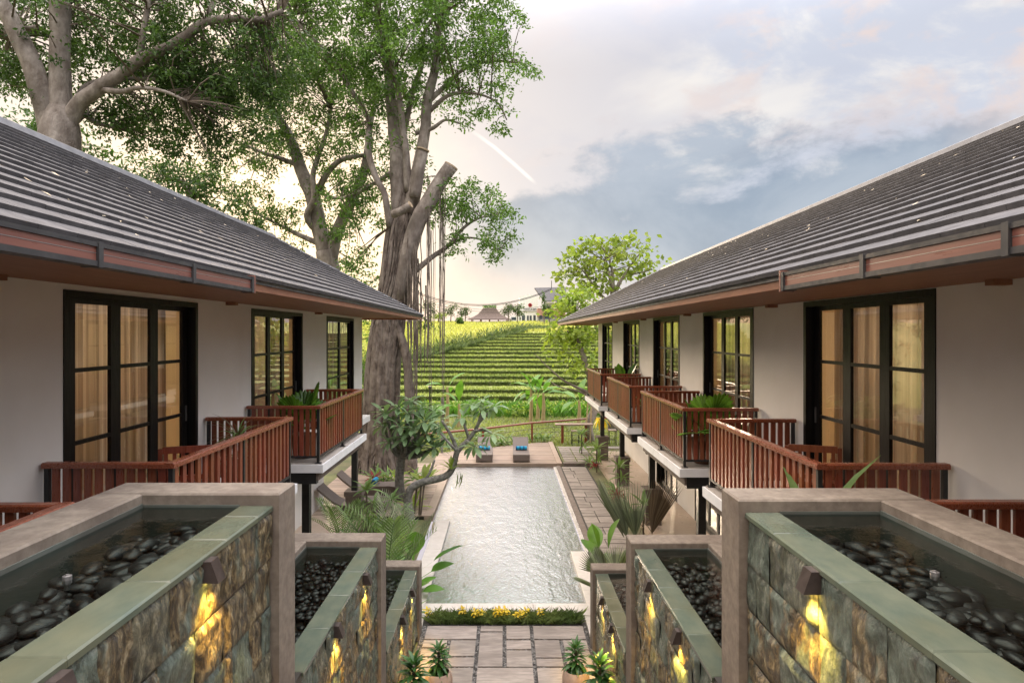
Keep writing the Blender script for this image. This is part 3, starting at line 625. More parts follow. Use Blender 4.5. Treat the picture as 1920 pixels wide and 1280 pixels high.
# ---------------------------------------------------------------- the two wings
def add_balcony(house, s, xw, xr, y0, y1, zf=3.18):
    """s: -1 left / +1 right; xw wall plane, xr rail line"""
    xe = xr - .1                                         # slab edge
    bal = MB().box(s * xe, s * (xw - .002), y0 - .08, y1 + .08, zf - .15, zf - .012).build('balcony', M['slabwhite'], house)
    MB().box(s * (xe + .03), s * (xw - .003), y0 - .05, y1 + .05, zf - .011, zf).build('floor', M['balcfloor'], bal)
    be = MB()
    be.box(s * (xe + .14), s * (xw - .01), y0 + .02, y0 + .14, zf - .36, zf - .152).box(s * (xe + .14), s * (xw - .01), y1 - .14, y1 - .02, zf - .36, zf - .152)
    be.box(s * (xe + .15), s * (xe + .27), y0 + .142, y1 - .142, zf - .34, zf - .152); be.build('beam', M['black'], bal)
    MB().box(s * (xe + .10), s * (xe + .137), y0 + .0, y1 - .0, zf - .30, zf - .152).build('edge_trim', M['pedestal'], bal)
    H = .99; zr = zf + H; c = .022
    def post(x, y): MB().box(s * (x - c), s * (x + c), y - c, y + c, zf + .012, zr - .052).box(s * (x - .05), s * (x + .05), y - .05, y + .05, zf + .001, zf + .012).build('post', M['black'], bal)
    ym = (y0 + y1) / 2
    for x, y in ((xr, y0), (xr, ym), (xr, y1), (xw - .06, y0), (xw - .06, y1)): post(x, y)
    def rail(pr, ax, a, b2): MB().prism(pr, ax, a, b2).build('handrail', M['teakrail'], bal)
    def prof(u): return [(u - .05, zr - .052), (u + .05, zr - .052), (u + .05, zr - .012), (u + .036, zr), (u - .036, zr), (u - .05, zr - .012)]
    rail(prof(s * xr), 'y', y0 - .05, y1 + .05)
    for y in (y0, y1): rail(prof(y), 'x', s * (xr + .051), s * (xw - .03))
    lb = MB(); zb = zf + .13
    for y in (y0, y1): lb.box(s * (xr + .023), s * (xw - .09), y - .02, y + .02, zb - .035, zb)
    lb.box(s * (xr - .02), s * (xr + .02), y0 + .023, ym - .023, zb - .035, zb).box(s * (xr - .02), s * (xr + .02), ym + .023, y1 - .023, zb - .035, zb)
    lb.build('bottom_bar', M['black'], bal)
    for a, b2 in ((y0, ym), (ym, y1)):
        n = 11
        for i in range(n):
            y = a + (b2 - a) * (i + .5) / n; piece('baluster', SLAT, bal, scaled(s * xr - .014, s * xr + .014, y - .034, y + .034, zb, zr - .052))
    n = int((xw - .09 - xr) / .1)
    for y in (y0, y1):
        for i in range(n):
            x = xr + .03 + (xw - .12 - xr) * (i + .5) / n; piece('baluster', SLAT, bal, scaled(s * x - .033, s * x + .033, y - .014, y + .014, zb, zr - .052))
    return bal
def box_mesh(name, mat):
    q = MB().box(-.5, .5, -.5, .5, -.5, .5); me = bpy.data.meshes.new(name); me.from_pydata(q.v, [], q.f); me.materials.append(mat); return me
SLAT = box_mesh('baluster', M['teak'])
def add_door(house, s, xw, y0, y1, zf, zt, bars=(5.02, 4.26), handle=True, leaves=3, name='glass_door'):
    """frame flush with the wall; leaves step back one behind the other away from the camera"""
    fw = .07; d0, d1 = .012, -.17
    fr = MB().box(s * (xw + .17), s * (xw - d0), y0, y0 + fw, zf, zt).box(s * (xw + .17), s * (xw - d0), y1 - fw, y1, zf, zt)
    fr.box(s * (xw + .17), s * (xw - d0), y0 + fw, y1 - fw, zt - .07, zt).box(s * (xw + .17), s * (xw - d0), y0 + fw, y1 - fw, zf, zf + .03)
    door = fr.build(name, M['blackwood'], house)
    ws = (y1 - y0 - 2 * fw); lw = ws / leaves; st = .145
    for i in range(leaves):
        a = y0 + fw + lw * i; b2 = a + lw; x = xw + .02 + .045 * i; a -= .03 if i else 0
        sh = MB().box(s * x, s * (x + .04), a, a + st, zf + .031, zt - .071).box(s * x, s * (x + .04), b2 - st, b2, zf + .031, zt - .071)
        sh.box(s * x, s * (x + .04), a + st, b2 - st, zf + .031, zf + .16).box(s * x, s * (x + .04), a + st, b2 - st, zt - .13, zt - .071)
        sash = sh.build('sash', M['blackwood'], door)
        for zb in bars:
            MB().box(s * (x + .003), s * (x + .037), a + st, b2 - st, zb - .022, zb + .022).build('glazing_bar', M['blackwood'], door)
        zs = [zf + .16] + sorted(bars) + [zt - .13]
        for za, zc in zip(zs[:-1], zs[1:]):
            lo = za + (.022 if za in bars else 0); hi = zc - (.022 if zc in bars else 0)
            MB().add([(s * (x + .02), a + st, lo), (s * (x + .02), b2 - st, lo), (s * (x + .02), b2 - st, hi), (s * (x + .02), a + st, hi)], [(0, 1, 2, 3) if s < 0 else (3, 2, 1, 0)]).build('pane', M['glass'], door)
        if handle and i == leaves - 1:
            MB().box(s * (x - .012), s * (x - .001), b2 - .062, b2 - .032, zf + .98, zf + 1.2).build('handle', M['steel'], door)
    return door
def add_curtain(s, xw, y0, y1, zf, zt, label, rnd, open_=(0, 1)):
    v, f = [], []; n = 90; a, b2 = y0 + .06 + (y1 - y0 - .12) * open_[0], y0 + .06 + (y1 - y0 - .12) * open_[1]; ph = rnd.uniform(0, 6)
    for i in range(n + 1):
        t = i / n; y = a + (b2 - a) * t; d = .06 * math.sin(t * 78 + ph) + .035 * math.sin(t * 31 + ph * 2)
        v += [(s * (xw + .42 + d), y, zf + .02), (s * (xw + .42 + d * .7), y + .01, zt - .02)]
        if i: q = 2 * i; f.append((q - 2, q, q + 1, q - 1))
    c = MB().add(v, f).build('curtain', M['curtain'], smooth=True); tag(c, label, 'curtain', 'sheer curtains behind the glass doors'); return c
TILE = shared_box('roof_tile', M['tile'], .04)
def build_house(s, xw, xr, xe, ze, xr_, zr_, y_end, y_ridge, y_tip, doors, balcs, xg, label, lit, gut_end, cols, names):
    """s side; xe/ze eave, xr_/zr_ ridge; mirrored by s"""
    YS = -5.0; h = thing('house', (s * 7, 12, 0), label, 'house')
    zs = ze - .03                                          # soffit underside
    # upper wall with openings
    wl = MB(); ys = YS
    for y0, y1, kind in doors:
        wl.box(s * xw, s * (xw + .2), ys, y0, 2.9, zs); wl.box(s * xw, s * (xw + .2), y0, y1, 5.85, zs)
        wl.box(s * xw, s * (xw + .2), y0, y1, 2.9, 3.18 if kind != 'w' else 3.18); ys = y1
    wl.box(s * xw, s * (xw + .2), ys, y_end, 2.9, zs); wl.box(s * (xw + .2), s * (2 * xr_ - xw), y_end - .2, y_end, 2.9, zs)
    wl.box(s * (2 * xr_ - xw - .2), s * (2 * xr_ - xw), YS, y_end - .2, -.02, zs); wl.box(s * (xw + .2), s * (2 * xr_ - xw - .2), YS, YS + .2, 2.9, zs)
    wl.build('wall', M['plaster'], h)
    MB().box(s * (xw + .2), s * (2 * xr_ - xw - .2), YS + .2, y_end - .2, 2.88, 3.17).build('floor_slab', M['roomwall'], h)
    MB().box(s * (xw + .2), s * (2 * xr_ - xw - .2), YS + .2, y_end - .2, zs - .12, zs - .02).build('ceiling', M['roomwall'], h)
    pt = MB(); pt.box(s * (xw + 4.2), s * (xw + 4.3), YS + .2, y_end - .2, 3.171, zs - .121)
    for (a0, a1, _), (b0, b1, _) in zip(doors[:-1], doors[1:]):
        m = (a1 + b0) / 2; pt.box(s * (xw + .2), s * (xw + 4.19), m - .06, m + .06, 3.171, zs - .121)
    pt.build('partition', M['roomwall'], h)
    # lower storey, set back behind a veranda
    gl = MB(); ys = YS
    for y0, y1, kind in doors:
        if y1 > y_end - 1.6: continue
        gl.box(s * xg, s * (xg + .2), ys, y0, 0, 2.88); gl.box(s * xg, s * (xg + .2), y0, y1, 2.4, 2.88); ys = y1
        add_door(h, s, xg, y0, y1, .1, 2.4, bars=(1.3,), handle=False, name='lower_door')
        MB().box(s * (xg + .5), s * (xg + .52), y0 - .3, y1 + .3, .1, 2.6).build('blind', M['wicker'], h)
    gl.box(s * xg, s * (xg + .2), ys, y_end, 0, 2.88); gl.box(s * (xg + .2), s * (2 * xr_ - xw - .2), y_end - .2, y_end, 0, 2.88); gl.build('lower_wall', M['plaster'], h)
    MB().box(s * (xw - .25), s * (xg), YS, y_end, 2.70, 2.879).build('veranda_ceiling', M['plaster'], h)
    MB().box(s * (xw - .42), s * xg, YS, y_end, -.03, .1).build('veranda_floor', M['veranda'], h)
    for y, zp in cols:
        c = MB().box(s * (xw - .12) - .08, s * (xw - .12) + .08, y - .08, y + .08, zp, 2.699).build('column', M['black'], h)
        pd = MB().box(s * (xw - .12) - .22, s * (xw - .12) + .22, y - .22, y + .22, -.02, zp - .14).box(s * (xw - .12) - .25, s * (xw - .12) + .25, y - .25, y + .25, zp - .139, zp - .001)
        pd.build('pedestal', M['pedestal'], c)
    # roof
    L = math.hypot(xr_ - xe, zr_ - ze); ca, sa = (xr_ - xe) / L, (zr_ - ze) / L; rows = 17; ex = L / rows
    rb = MB(); t = .02
    rb.add([(s * xe, YS, ze), (s * xe, y_tip, ze), (s * xr_, y_ridge, zr_), (s * xr_, YS, zr_)], [(0, 1, 2, 3)])
    xo = 2 * xr_ - xe
    rb.add([(s * xo, YS, ze), (s * xo, y_tip, ze), (s * xr_, y_ridge, zr_), (s * xr_, YS, zr_)], [(3, 2, 1, 0)])
    rb.add([(s * xe, y_tip, ze), (s * xo, y_tip, ze), (s * xr_, y_ridge, zr_)], [(0, 1, 2)])
    rb.add([(s * xe, YS, ze), (s * xo, YS, ze), (s * xr_, YS, zr_)], [(0, 1, 2)])
    roof = rb.build('roof', M['gutter'], h)
    sf = MB().box(s * (xe + .04), s * (xw - .001), YS, y_tip - .04, zs, ze - .004); sf.box(s * (xw - .0), s * (xo - .04), y_end + .001, y_tip - .04, zs, ze - .004); sf.build('soffit', M['soffit'], h)
    MB().box(s * (xe + .005), s * (xe + .039), YS, y_tip - .005, zs - .05, ze - .004).box(s * (xe + .04), s * (xo - .04), y_tip - .039, y_tip - .005, zs - .05, ze - .004).build('fascia', M['soffit'], h)
    MB().box(s * (xe - .012), s * (xe + .05), YS, y_tip - .02, ze - .003, ze + .042).build('eave_board', M['cap'], h)
    tilt = Matrix.Rotation(-s * math.atan2(zr_ - ze, xr_ - xe), 4, 'Y')
    cand = []
    for i in range(rows):
        o0 = (i % 2) * .165; yl = YS
        ymax = y_tip - (ex * (i + .35)) * ca
        k = 0
        while True:
            ya = YS + k * .33 + o0; yb = min(ya + .33, ymax)
            if ya > ymax - .05: break
            k += 1
            u = ex * (i + .5); cx = xe + u * ca - .03; cz = ze + u * sa
            cand.append((i, (ya + yb) / 2, yb - ya, cx, cz))
    def tmat(i, yc, wd, cx, cz):
        r2 = random.uniform(-.0018, .0018)
        lift = Matrix.Rotation(s * .13, 4, 'Y')
        m = Matrix.Translation((s * cx, yc, cz + .05 + r2)) @ tilt @ lift @ Matrix.Diagonal((ex + .05, wd - .003, .045, 1))
        return m
    def key(c):
        i, yc, wd, cx, cz = c
        if yc < 2.6 * (cx / 2.5) : return 1e9
        return (cx * cx + yc * yc + (cz - CZ) ** 2) / (1.0 + .0 * i)
    cand.sort(key=key)
    for c in cand[:300]: piece('roof_tile', TILE, roof, tmat(*c))
    unit = np.array([v.co[:] for v in TILE.vertices]); fu = [tuple(p.vertices) for p in TILE.polygons]; nv = len(unit)
    V, Fq = [], []
    def addm(m): 
        A = np.array(m); V.append(unit @ A[:3, :3].T + A[:3, 3]); Fq.extend([tuple(q + nv * (len(V) - 1) for q in f) for f in fu])
    for c in cand[300:]: addm(tmat(*c))
    tl2 = Matrix.Rotation(-math.atan2(zr_ - ze, xr_ - xe), 4, 'X')     # hipped end
    for i in range(rows):
        u = ex * (i + .5); half = (xr_ - xe) - u * ca
        if half < .15: continue
        n = max(1, int(2 * half / .33))
        for k in range(n):
            x = xr_ - half + 2 * half * (k + .5) / n
            addm(Matrix.Translation((s * x, y_tip - u * ca + .03, ze + u * sa + .045)) @ tl2 @ Matrix.Rotation(.13, 4, 'X') @ Matrix.Diagonal((2 * half / n - .006, ex + .06, .038, 1)))
    V = np.concatenate(V) - np.array(ORG[h.name]); me = bpy.data.meshes.new('roof_tiles'); me.from_pydata(V.tolist(), [], Fq); me.materials.append(M['tile'])
    q = place('roof_tiles', me, roof); q['kind'] = 'stuff'
    # fallen leaves lying on the tiles
    rl = np.random.default_rng(40 + s); nl = 120; ul = rl.uniform(.3, L - .2, nl); yl = rl.uniform(2.5, y_ridge, nl) ; iu = ul / ex
    C = np.stack([s * (xe + ul * ca), yl, ze + ul * sa + .085 + .02 * (1 - (iu % 1))], 1); Vl, Fl = leaf_cards(C, .065, .04, 0.0, 41 + s)
    Vl[:, 2] = np.repeat(C[:, 2], 4) + (Vl[:, 0] - np.repeat(C[:, 0], 4)) * s * sa / ca + rl.uniform(0, .012, len(Vl))
    q = place('fallen_leaves', np_mesh('fallen_leaves', Vl - np.array(ORG[h.name]), Fl, M['dryleaf']), roof); q['kind'] = 'stuff'
    # ridge and hip caps
    cp = MB(); n = 60
    cp.prism([(s * (xr_ - .24), zr_ - .05), (s * (xr_ - .20), zr_ + .06), (s * xr_, zr_ + .15), (s * (xr_ + .20), zr_ + .06), (s * (xr_ + .24), zr_ - .05)], 'y', YS, y_ridge + .1); cp.build('ridge_cap', M['cap'], roof)
    for sx in (-1, 1):
        hp = MB(); a = Vector((s * (xr_ + sx * (xr_ - xe)), y_tip, ze + .035)); b2 = Vector((s * xr_, y_ridge, zr_ + .05)); hp.tube([a, b2], [.07, .07], 6); hp.build('hip_cap', M['cap'], roof)
    # gutter on the near part of the eave
    gt = MB(); gx0, gx1 = xe - .01, xe - .12; gz0, gz1 = ze - .115, ze + .035
    gt.box(s * gx1, s * gx0, YS, gut_end, gz0, gz0 + .034).box(s * gx1, s * (gx1 + .02), YS, gut_end, gz1 - .028, gz1)
    gutter = gt.build('gutter', M['gutter'], h)
    MB().box(s * (gx1 + .012), s * (gx1 + .022), YS, gut_end, gz0 + .035, gz1 - .029).build('panel', M['copper'], gutter)
    MB().box(s * (gx1 + .010), s * (gx1 + .0119), YS, gut_end, gz0 + .080, gz0 + .0835).build('bright_line', M['steel'], gutter)
    y = gut_end
    while y > 0:
        MB().box(s * (gx1 - .008), s * gx0, y - .045, y, gz0 - .006, gz1 + .006).build('bracket', M['gutter'], gutter); y -= 1.22
    MB().box(s * (gx1 - .010), s * gx0, gut_end + .001, gut_end + .03, gz0 - .012, gz1 + .02).build('end_cap', M['copper'], gutter)
    # brackets under the soffit at the wall
    for (a0, a1, _), (b0, b1, _) in zip(doors[:-1], doors[1:]):
        m = (a1 + b0) / 2; MB().box(s * (xw - .16), s * (xw - .002), m - .05, m + .05, zs - .05, zs - .002).build('soffit_bracket', M['soffit'], h)
    for i, (y0, y1, kind) in enumerate(doors):
        add_door(h, s, xw, y0, y1, 3.18, 5.85, handle=kind != 'w', leaves=2 if kind == 'w' else 3, name='window' if kind == 'w' else 'glass_door')
    for y0, y1 in balcs: add_balcony(h, s, xw, xr, y0, y1)
    rnd = random.Random(3 + s)
    for i, (y0, y1, kind) in enumerate(doors):
        if i == 0: continue
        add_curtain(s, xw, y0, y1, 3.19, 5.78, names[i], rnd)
        if lit[i]:
            t = thing('ceiling_lamp', (s * (xw + 1.6), (y0 + y1) / 2, zs - .125), 'warm round ceiling lamp inside the ' + names[i].split('behind the ')[1].replace('glass door', 'room').replace('window', 'room'), 'lamp', 'ceiling lamps in the upper rooms')
            MB().lathe([(.17, -.07), (.18, -.04), (.18, 0)], ORG[t.name], 18).build('shade', emit_mat('warm lamp shade', (1, .66, .33), 6.0), t)
            ld = bpy.data.lights.new('room_light', 'POINT'); ld.energy = lit[i]; ld.color = (1, .70, .42); ld.shadow_soft_size = .18
            lo = bpy.data.objects.new('room_light', ld); COL.objects.link(lo); lo.parent = t; lo.location = (0, 0, -.3)
    return h
DR = [(1.7, 4.5, 'd')] + [(6.3 + 4.62 * k, 9.08 + 4.6 * k, 'd') for k in range(4)] + [(25.2, 27.8, 'w')]
BR = [(6.1 + 4.57 * k, 9.3 + 4.57 * k) for k in range(-1, 4)]
build_house(1, 4.25, 3.0, 2.5, CZ + .49, 6.57, CZ + 2.62, 29.0, 25.93, 30.0, DR, BR, 5.44, 'long white wing on the right with grey tiled roof and five timber balconies',
            [0, 14, 9, 5, 3, 2], 5.5, [(13.45, 1.1), (17.95, 1.1), (22.5, 1.1), (27.05, 1.1)],
            [''] + ['sheer curtain behind the ' + t for t in ('large glass door closest on the right wing', 'second glass door of the right wing', 'third glass door of the right wing', 'fourth glass door of the right wing', 'last window of the right wing')])
DL = [(1.7, 4.5, 'd'), (6.45, 9.27, 'd'), (11.24, 14.09, 'd'), (16.0, 18.87, 'w')]
BL = [(1.4, 4.65), (6.15, 9.5), (11.0, 14.3)]
build_house(-1, 4.45, 3.2, 2.67, CZ + .54, 6.35, CZ + 2.59, 20.0, 17.07, 20.75, DL, BL, 5.65, 'white wing on the left with grey tiled roof and three timber balconies',
            [0, 11, 8, 3], 6.5, [(9.4, .9), (14.0, .9), (18.5, .9)],
            [''] + ['sheer curtain behind the ' + t for t in ('large glass door closest on the left wing', 'second glass door of the left wing', 'end window of the left wing')])

# ---------------------------------------------------------------- stepped wall fountains
def stone_variants(n=12, g=11):
    out = []
    for k in range(n):
        v, f = [], []; off = Vector((k * 7.3, k * 3.1, k * 1.7)); tx, ty = random.uniform(-.010, .010), random.uniform(-.014, .014); cut = random.uniform(-.3, .3); ang = random.uniform(-.8, .8)
        for j in range(g):
            for i in range(g):
                u, w2 = i / (g - 1) - .5, j / (g - 1) - .5
                hgt = .016 + .012 * mnoise.noise(Vector((u * 2.2, w2 * 2.2, 0)) + off) + .008 * mnoise.noise(Vector((u * 6, w2 * 3.5, 5)) + off) + .010 * (.5 - abs(mnoise.noise(Vector((u * 9, w2 * 5, 9)) + off))) + tx * u * 2 + ty * w2 * 2
                if u * math.sin(ang) + w2 * math.cos(ang) > cut: hgt += .008             # split ledge
                if i in (0, g - 1) or j in (0, g - 1): hgt = min(hgt * .5, .009)
                ju = 0 if i in (0, g - 1) else random.uniform(-.02, .02); jw = 0 if j in (0, g - 1) else random.uniform(-.02, .02)
                v.append((u + ju, w2 + jw, hgt))
        for j in range(g - 1):
            for i in range(g - 1): a = j * g + i; f.append((a, a + 1, a + g + 1, a + g))
        me = bpy.data.meshes.new('cladding_stone'); me.from_pydata(v, [], f); me.polygons.foreach_set('use_smooth', [True] * len(f)); me.materials.append(M['stone']); out.append(me)
    return out
STONES = stone_variants()
def pebble_variants(n=5):
    out = []
    for k in range(n):
        v, f = [], []; nl, na = 5, 8; off = Vector((k * 3.3, 1, 2))
        for i in range(nl + 1):
            th = math.pi * i / nl
            for j in range(na):
                ph = 2 * math.pi * j / na; p = Vector((math.sin(th) * math.cos(ph), math.sin(th) * math.sin(ph) * .75, math.cos(th) * .5))
                v.append(p * (.5 + .12 * mnoise.noise(p * 1.5 + off)))
        for i in range(nl):
            for j in range(na): a = i * na; f.append((a + j, a + na + j, a + na + (j + 1) % na, a + (j + 1) % na))
        me = bpy.data.meshes.new('pebble'); me.from_pydata([tuple(a) for a in v], [], f); me.polygons.foreach_set('use_smooth', [True] * len(f)); me.materials.append(M['pebble']); out.append(me)
    return out
PEBS = pebble_variants()
def fountain(s, y0, y1, zt, zw, label, near, seed, rows, lamps, lamp_labels, nozzle=None):
    rnd = random.Random(seed); xi, xo = 1.5, 2.71; xf, xw_, xin = 1.555, 1.76, 2.41
    t = thing('fountain', (s * 2.1, (y0 + y1) / 2, 0), label, 'fountain')
    ye = y1 - .32                                                     # inner face of the end wall
    def slab(x0, x1, a, b2): return MB().cbox(s * x0, s * x1, a, b2, -.02, zt, .012)
    slab(xi, xo, ye, y1).build('end_wall', M['coping'], t)
    slab(xin, xo, y0, ye - .003).build('outer_wall', M['coping'], t)
    core = MB().box(s * (xf + .012), s * (xw_ - .01), y0, ye - .002, -.02, zw - .036); core.box(s * (xw_ - .01), s * (xin - .002), y0, ye - .002, -.02, zw - .25); core.box(s * xf, s * (xin - .002), y0 - .2, y0 - .001, -.02, zw)
    core.build('core', M['joint'], t)
    MB().box(s * (xin - .012), s * (xin - .001), y0, ye - .01, zw - .248, zw + .012).box(s * xw_, s * (xin - .013), ye - .012, ye - .002, zw - .248, zw + .004).build('lining', M['basin'], t)
    y = y0
    while y < ye - .05:                                                # green stone slabs of the overflow lip
        l = rnd.uniform(.45, .75); b2 = min(y + l, ye - .004)
        if ye - b2 < .2: b2 = ye - .004
        MB().cbox(s * (xf - .016), s * xw_, y + .001, b2 - .001, zw - .035, zw + rnd.uniform(-.001, .001), .009).build('lip_slab', M['weir'], t); y = b2
    z = zw - .037
    for r in range(rows):                                             # split stone cladding
        hh = rnd.uniform(.24, .34); zb = z - hh; y = y0
        while y < ye - .02:
            wd = rnd.uniform(.18, .40); b2 = min(y + wd, ye - .003)
            if ye - b2 < .12: b2 = ye - .003
            if zb > -.25:
                me = rnd.choice(STONES); fl = rnd.choice((-1, 1)); fv = rnd.choice((-1, 1))
                m = Matrix(((0, 0, -s * rnd.uniform(.8, 1.25), s * (xf + .010)), (fl * (b2 - y - .003), 0, 0, (y + b2) / 2), (0, fv * (hh - .003), 0, (z + zb) / 2), (0, 0, 0, 1)))
                piece('cladding_stone', me, t, m)
            y = b2
        z = zb
    # pebbles on the basin floor, then water
    zb = zw - .25; xs0, xs1 = xw_ + .03, xin - .04
    if near:
        n = 230; pts = []
        for i in range(n):
            x, y = rnd.uniform(xs0, xs1), rnd.uniform(max(y0, 1.7), ye - .06); sc = rnd.uniform(.08, .165)
            m = Matrix.Translation((s * x, y, zb + rnd.uniform(.02, .11))) @ Matrix.Rotation(rnd.uniform(0, 6.28), 4, 'Z') @ Matrix.Rotation(rnd.uniform(-.3, .3), 4, 'X') @ Matrix.Diagonal((sc * 1.2, sc, sc * .9, 1))
            piece('pebble', rnd.choice(PEBS), t, m)
    un = [np.array([v.co[:] for v in m.vertices]) for m in PEBS]; fu = np.array([tuple(p.vertices) for p in PEBS[0].polygons]); V, Fq, nv = [], [], 0
    for i in range(420):
        sc = rnd.uniform(.06, .13); A = np.array(Matrix.Rotation(rnd.uniform(0, 6.28), 3, 'Z')) * sc; u = un[i % 5] @ A.T + np.array((s * rnd.uniform(xs0, xs1), rnd.uniform(y0, ye - .04), zb + rnd.uniform(.0, .05 if near else .11)))
        V.append(u - np.array(ORG[t.name])); Fq.append(fu + nv); nv += len(u)
    q = place('pebble_bed', np_mesh('pebble_bed', np.concatenate(V), np.concatenate(Fq), M['pebble']), t); q['kind'] = 'stuff'; q.data.polygons.foreach_set('use_smooth', [True] * len(q.data.polygons))
    MB().add([(s * xw_, y0, zw - .012), (s * (xin - .012), y0, zw - .012), (s * (xin - .012), ye - .012, zw - .012), (s * xw_, ye - .012, zw - .012)], [(0, 1, 2, 3) if s > 0 else (3, 2, 1, 0)]).build('water', M['water'], t)
    if nozzle:
        MB().lathe([(.012, -.06), (.012, -.03), (.020, -.028), (.020, .006), (.008, .008), (.008, .013)], (s * nozzle[0], nozzle[1], zw - .0), 14).build('nozzle', M['steel'], t)
    for (ly, dz), lab in zip(lamps, lamp_labels):
        lz = zw - .05 - dz; l = thing('wall_light', (s * xf, ly, lz), lab, 'wall light', 'down lights on the fountain walls'); X0 = xf + .01; w2 = .043
        pr = [(s * X0, lz + .055), (s * (X0 - .065), lz + .055), (s * (X0 - .105), lz - .055), (s * X0, lz - .055)]
        MB().prism(pr, 'y', ly - w2, ly + w2).build('housing', M['lampmetal'], l)
        MB().box(s * (X0 - .09), s * (X0 - .03), ly - w2 + .012, ly + w2 - .012, lz - .0585, lz - .0555).build('lens', emit_mat('amber lamp lens', (1.0, .62, .12), 9.0), l)
        ld = bpy.data.lights.new('lamp_light', 'SPOT'); ld.energy = 32.0; ld.color = (1.0, .60, .10); ld.spot_size = R(100); ld.spot_blend = .9; ld.shadow_soft_size = .03
        lo = bpy.data.objects.new('lamp_light', ld); COL.objects.link(lo); lo.parent = l
        lo.location = Vector((s * (X0 - .085), ly, lz - .07)) - ORG[l.name]; lo.rotation_euler = (0, -s * R(9), 0)
    return t
fountain(-1, .6, 4.58, 4.34, 4.262, 'highest raised fountain basin on the left, with dark pebbles and split stone face', True, 21, 5, [(3.31, .03), (2.18, .03)],
         ['bronze wall light in the middle of the highest left fountain wall', 'bronze wall light at the bottom left corner of the picture'], (2.05, 3.0))
fountain(1, .6, 4.42, 4.34, 4.262, 'highest raised fountain basin on the right, with dark pebbles and split stone face', True, 22, 5, [(3.17, .03)],
         ['bronze wall light on the highest right fountain wall'], (2.05, 3.05))
fountain(-1, 4.9, 8.1, 2.89, 2.815, 'middle fountain basin of the left flight of three', False, 23, 6, [(7.05, .06), (5.83, .06)],
         ['farther wall light on the middle left fountain', 'nearer wall light on the middle left fountain'])
fountain(1, 4.75, 7.9, 2.93, 2.86, 'middle fountain basin of the right flight of three', False, 24, 6, [(6.75, .06), (5.62, .06)],
         ['farther wall light on the middle right fountain', 'nearer wall light on the middle right fountain'])
fountain(-1, 8.4, 11.6, 1.31, 1.245, 'lowest fountain basin of the left flight, beside the pool path', False, 25, 4, [(10.56, .06), (9.56, .06)],
         ['farther wall light on the lowest left fountain', 'nearer wall light on the lowest left fountain'])
fountain(1, 8.2, 11.2, 1.40, 1.335, 'lowest fountain basin of the right flight, beside the pool path', False, 26, 4, [(10.04, .06), (9.1, .06)],
         ['farther wall light on the lowest right fountain', 'nearer wall light on the lowest right fountain'])

# ---------------------------------------------------------------- trees
def px_limb(mb, d, pts, k=4, n=9, jit=.04, dd=None):
    """pts: (px, py, radius_px[, depth offset]) at depth d"""
    out = []
    for q in pts:
        z = d + (q[3] if len(q) > 3 else 0); p = P(q[0], q[1], z); out.append((p.x, p.y, p.z, q[2] / F * z))
    return limb(mb, out, k, n, jit)
def crown(tree, ells, mat, Ln, Wd, per, nodes, seed, cr=.3, name='crown', dens=1.0, twigs=None, rmin=.05):
    r = np.random.default_rng(seed); C = []
    for cx, cy, rx, ry, d, dz, cov in ells:
        crp = cr / d * F; n = max(2, int(rx * ry / (crp * crp) * cov * dens))
        a = r.uniform(0, 2 * np.pi, n); q = np.sqrt(r.uniform(0, 1, n)); D = d + r.normal(0, dz, n)
        px, py = cx + rx * q * np.cos(a), cy + ry * q * np.sin(a)
        C.append(np.stack([(px - VX) / F * D, D, CZ - (py - VY) / F * D], 1))
    C = np.concatenate(C); n = len(C)
    off = r.normal(0, 1, (n, per, 3)) * np.array([cr * .55, cr * .55, cr * .38]); off[:, :, 2] -= .35 * np.abs(off[:, :, 0]) 
    V, Fq = leaf_cards((C[:, None] + off).reshape(-1, 3), Ln, Wd, .45, seed)
    o = place(name, np_mesh(name, V - np.array(ORG[tree.name]), Fq, mat), tree); o['kind'] = 'stuff'
    if nodes:
        NP = np.array([tuple(p) for p, _ in nodes]); tw = MB(); rr = random.Random(seed)
        for c in C[::2]:
            j = int(np.argmin(((NP - c) ** 2).sum(1) + r.uniform(0, 1.2, len(NP)))); a = Vector(NP[j]); b = Vector(c); m = (a + b) / 2 + Vector((rr.uniform(-.25, .25), rr.uniform(-.25, .25), rr.uniform(0, .35)))
            if (a - b).length > 3.6: continue
            l = (a - b).length; tw.tube([a, a.lerp(m, .6), m.lerp(b, .4), b], [.012 + .009 * l, .010 + .007 * l, .009 + .003 * l, .006], 3, False)
        tw.build('twigs', twigs or M['twig'], tree)['kind'] = 'stuff'
    return C

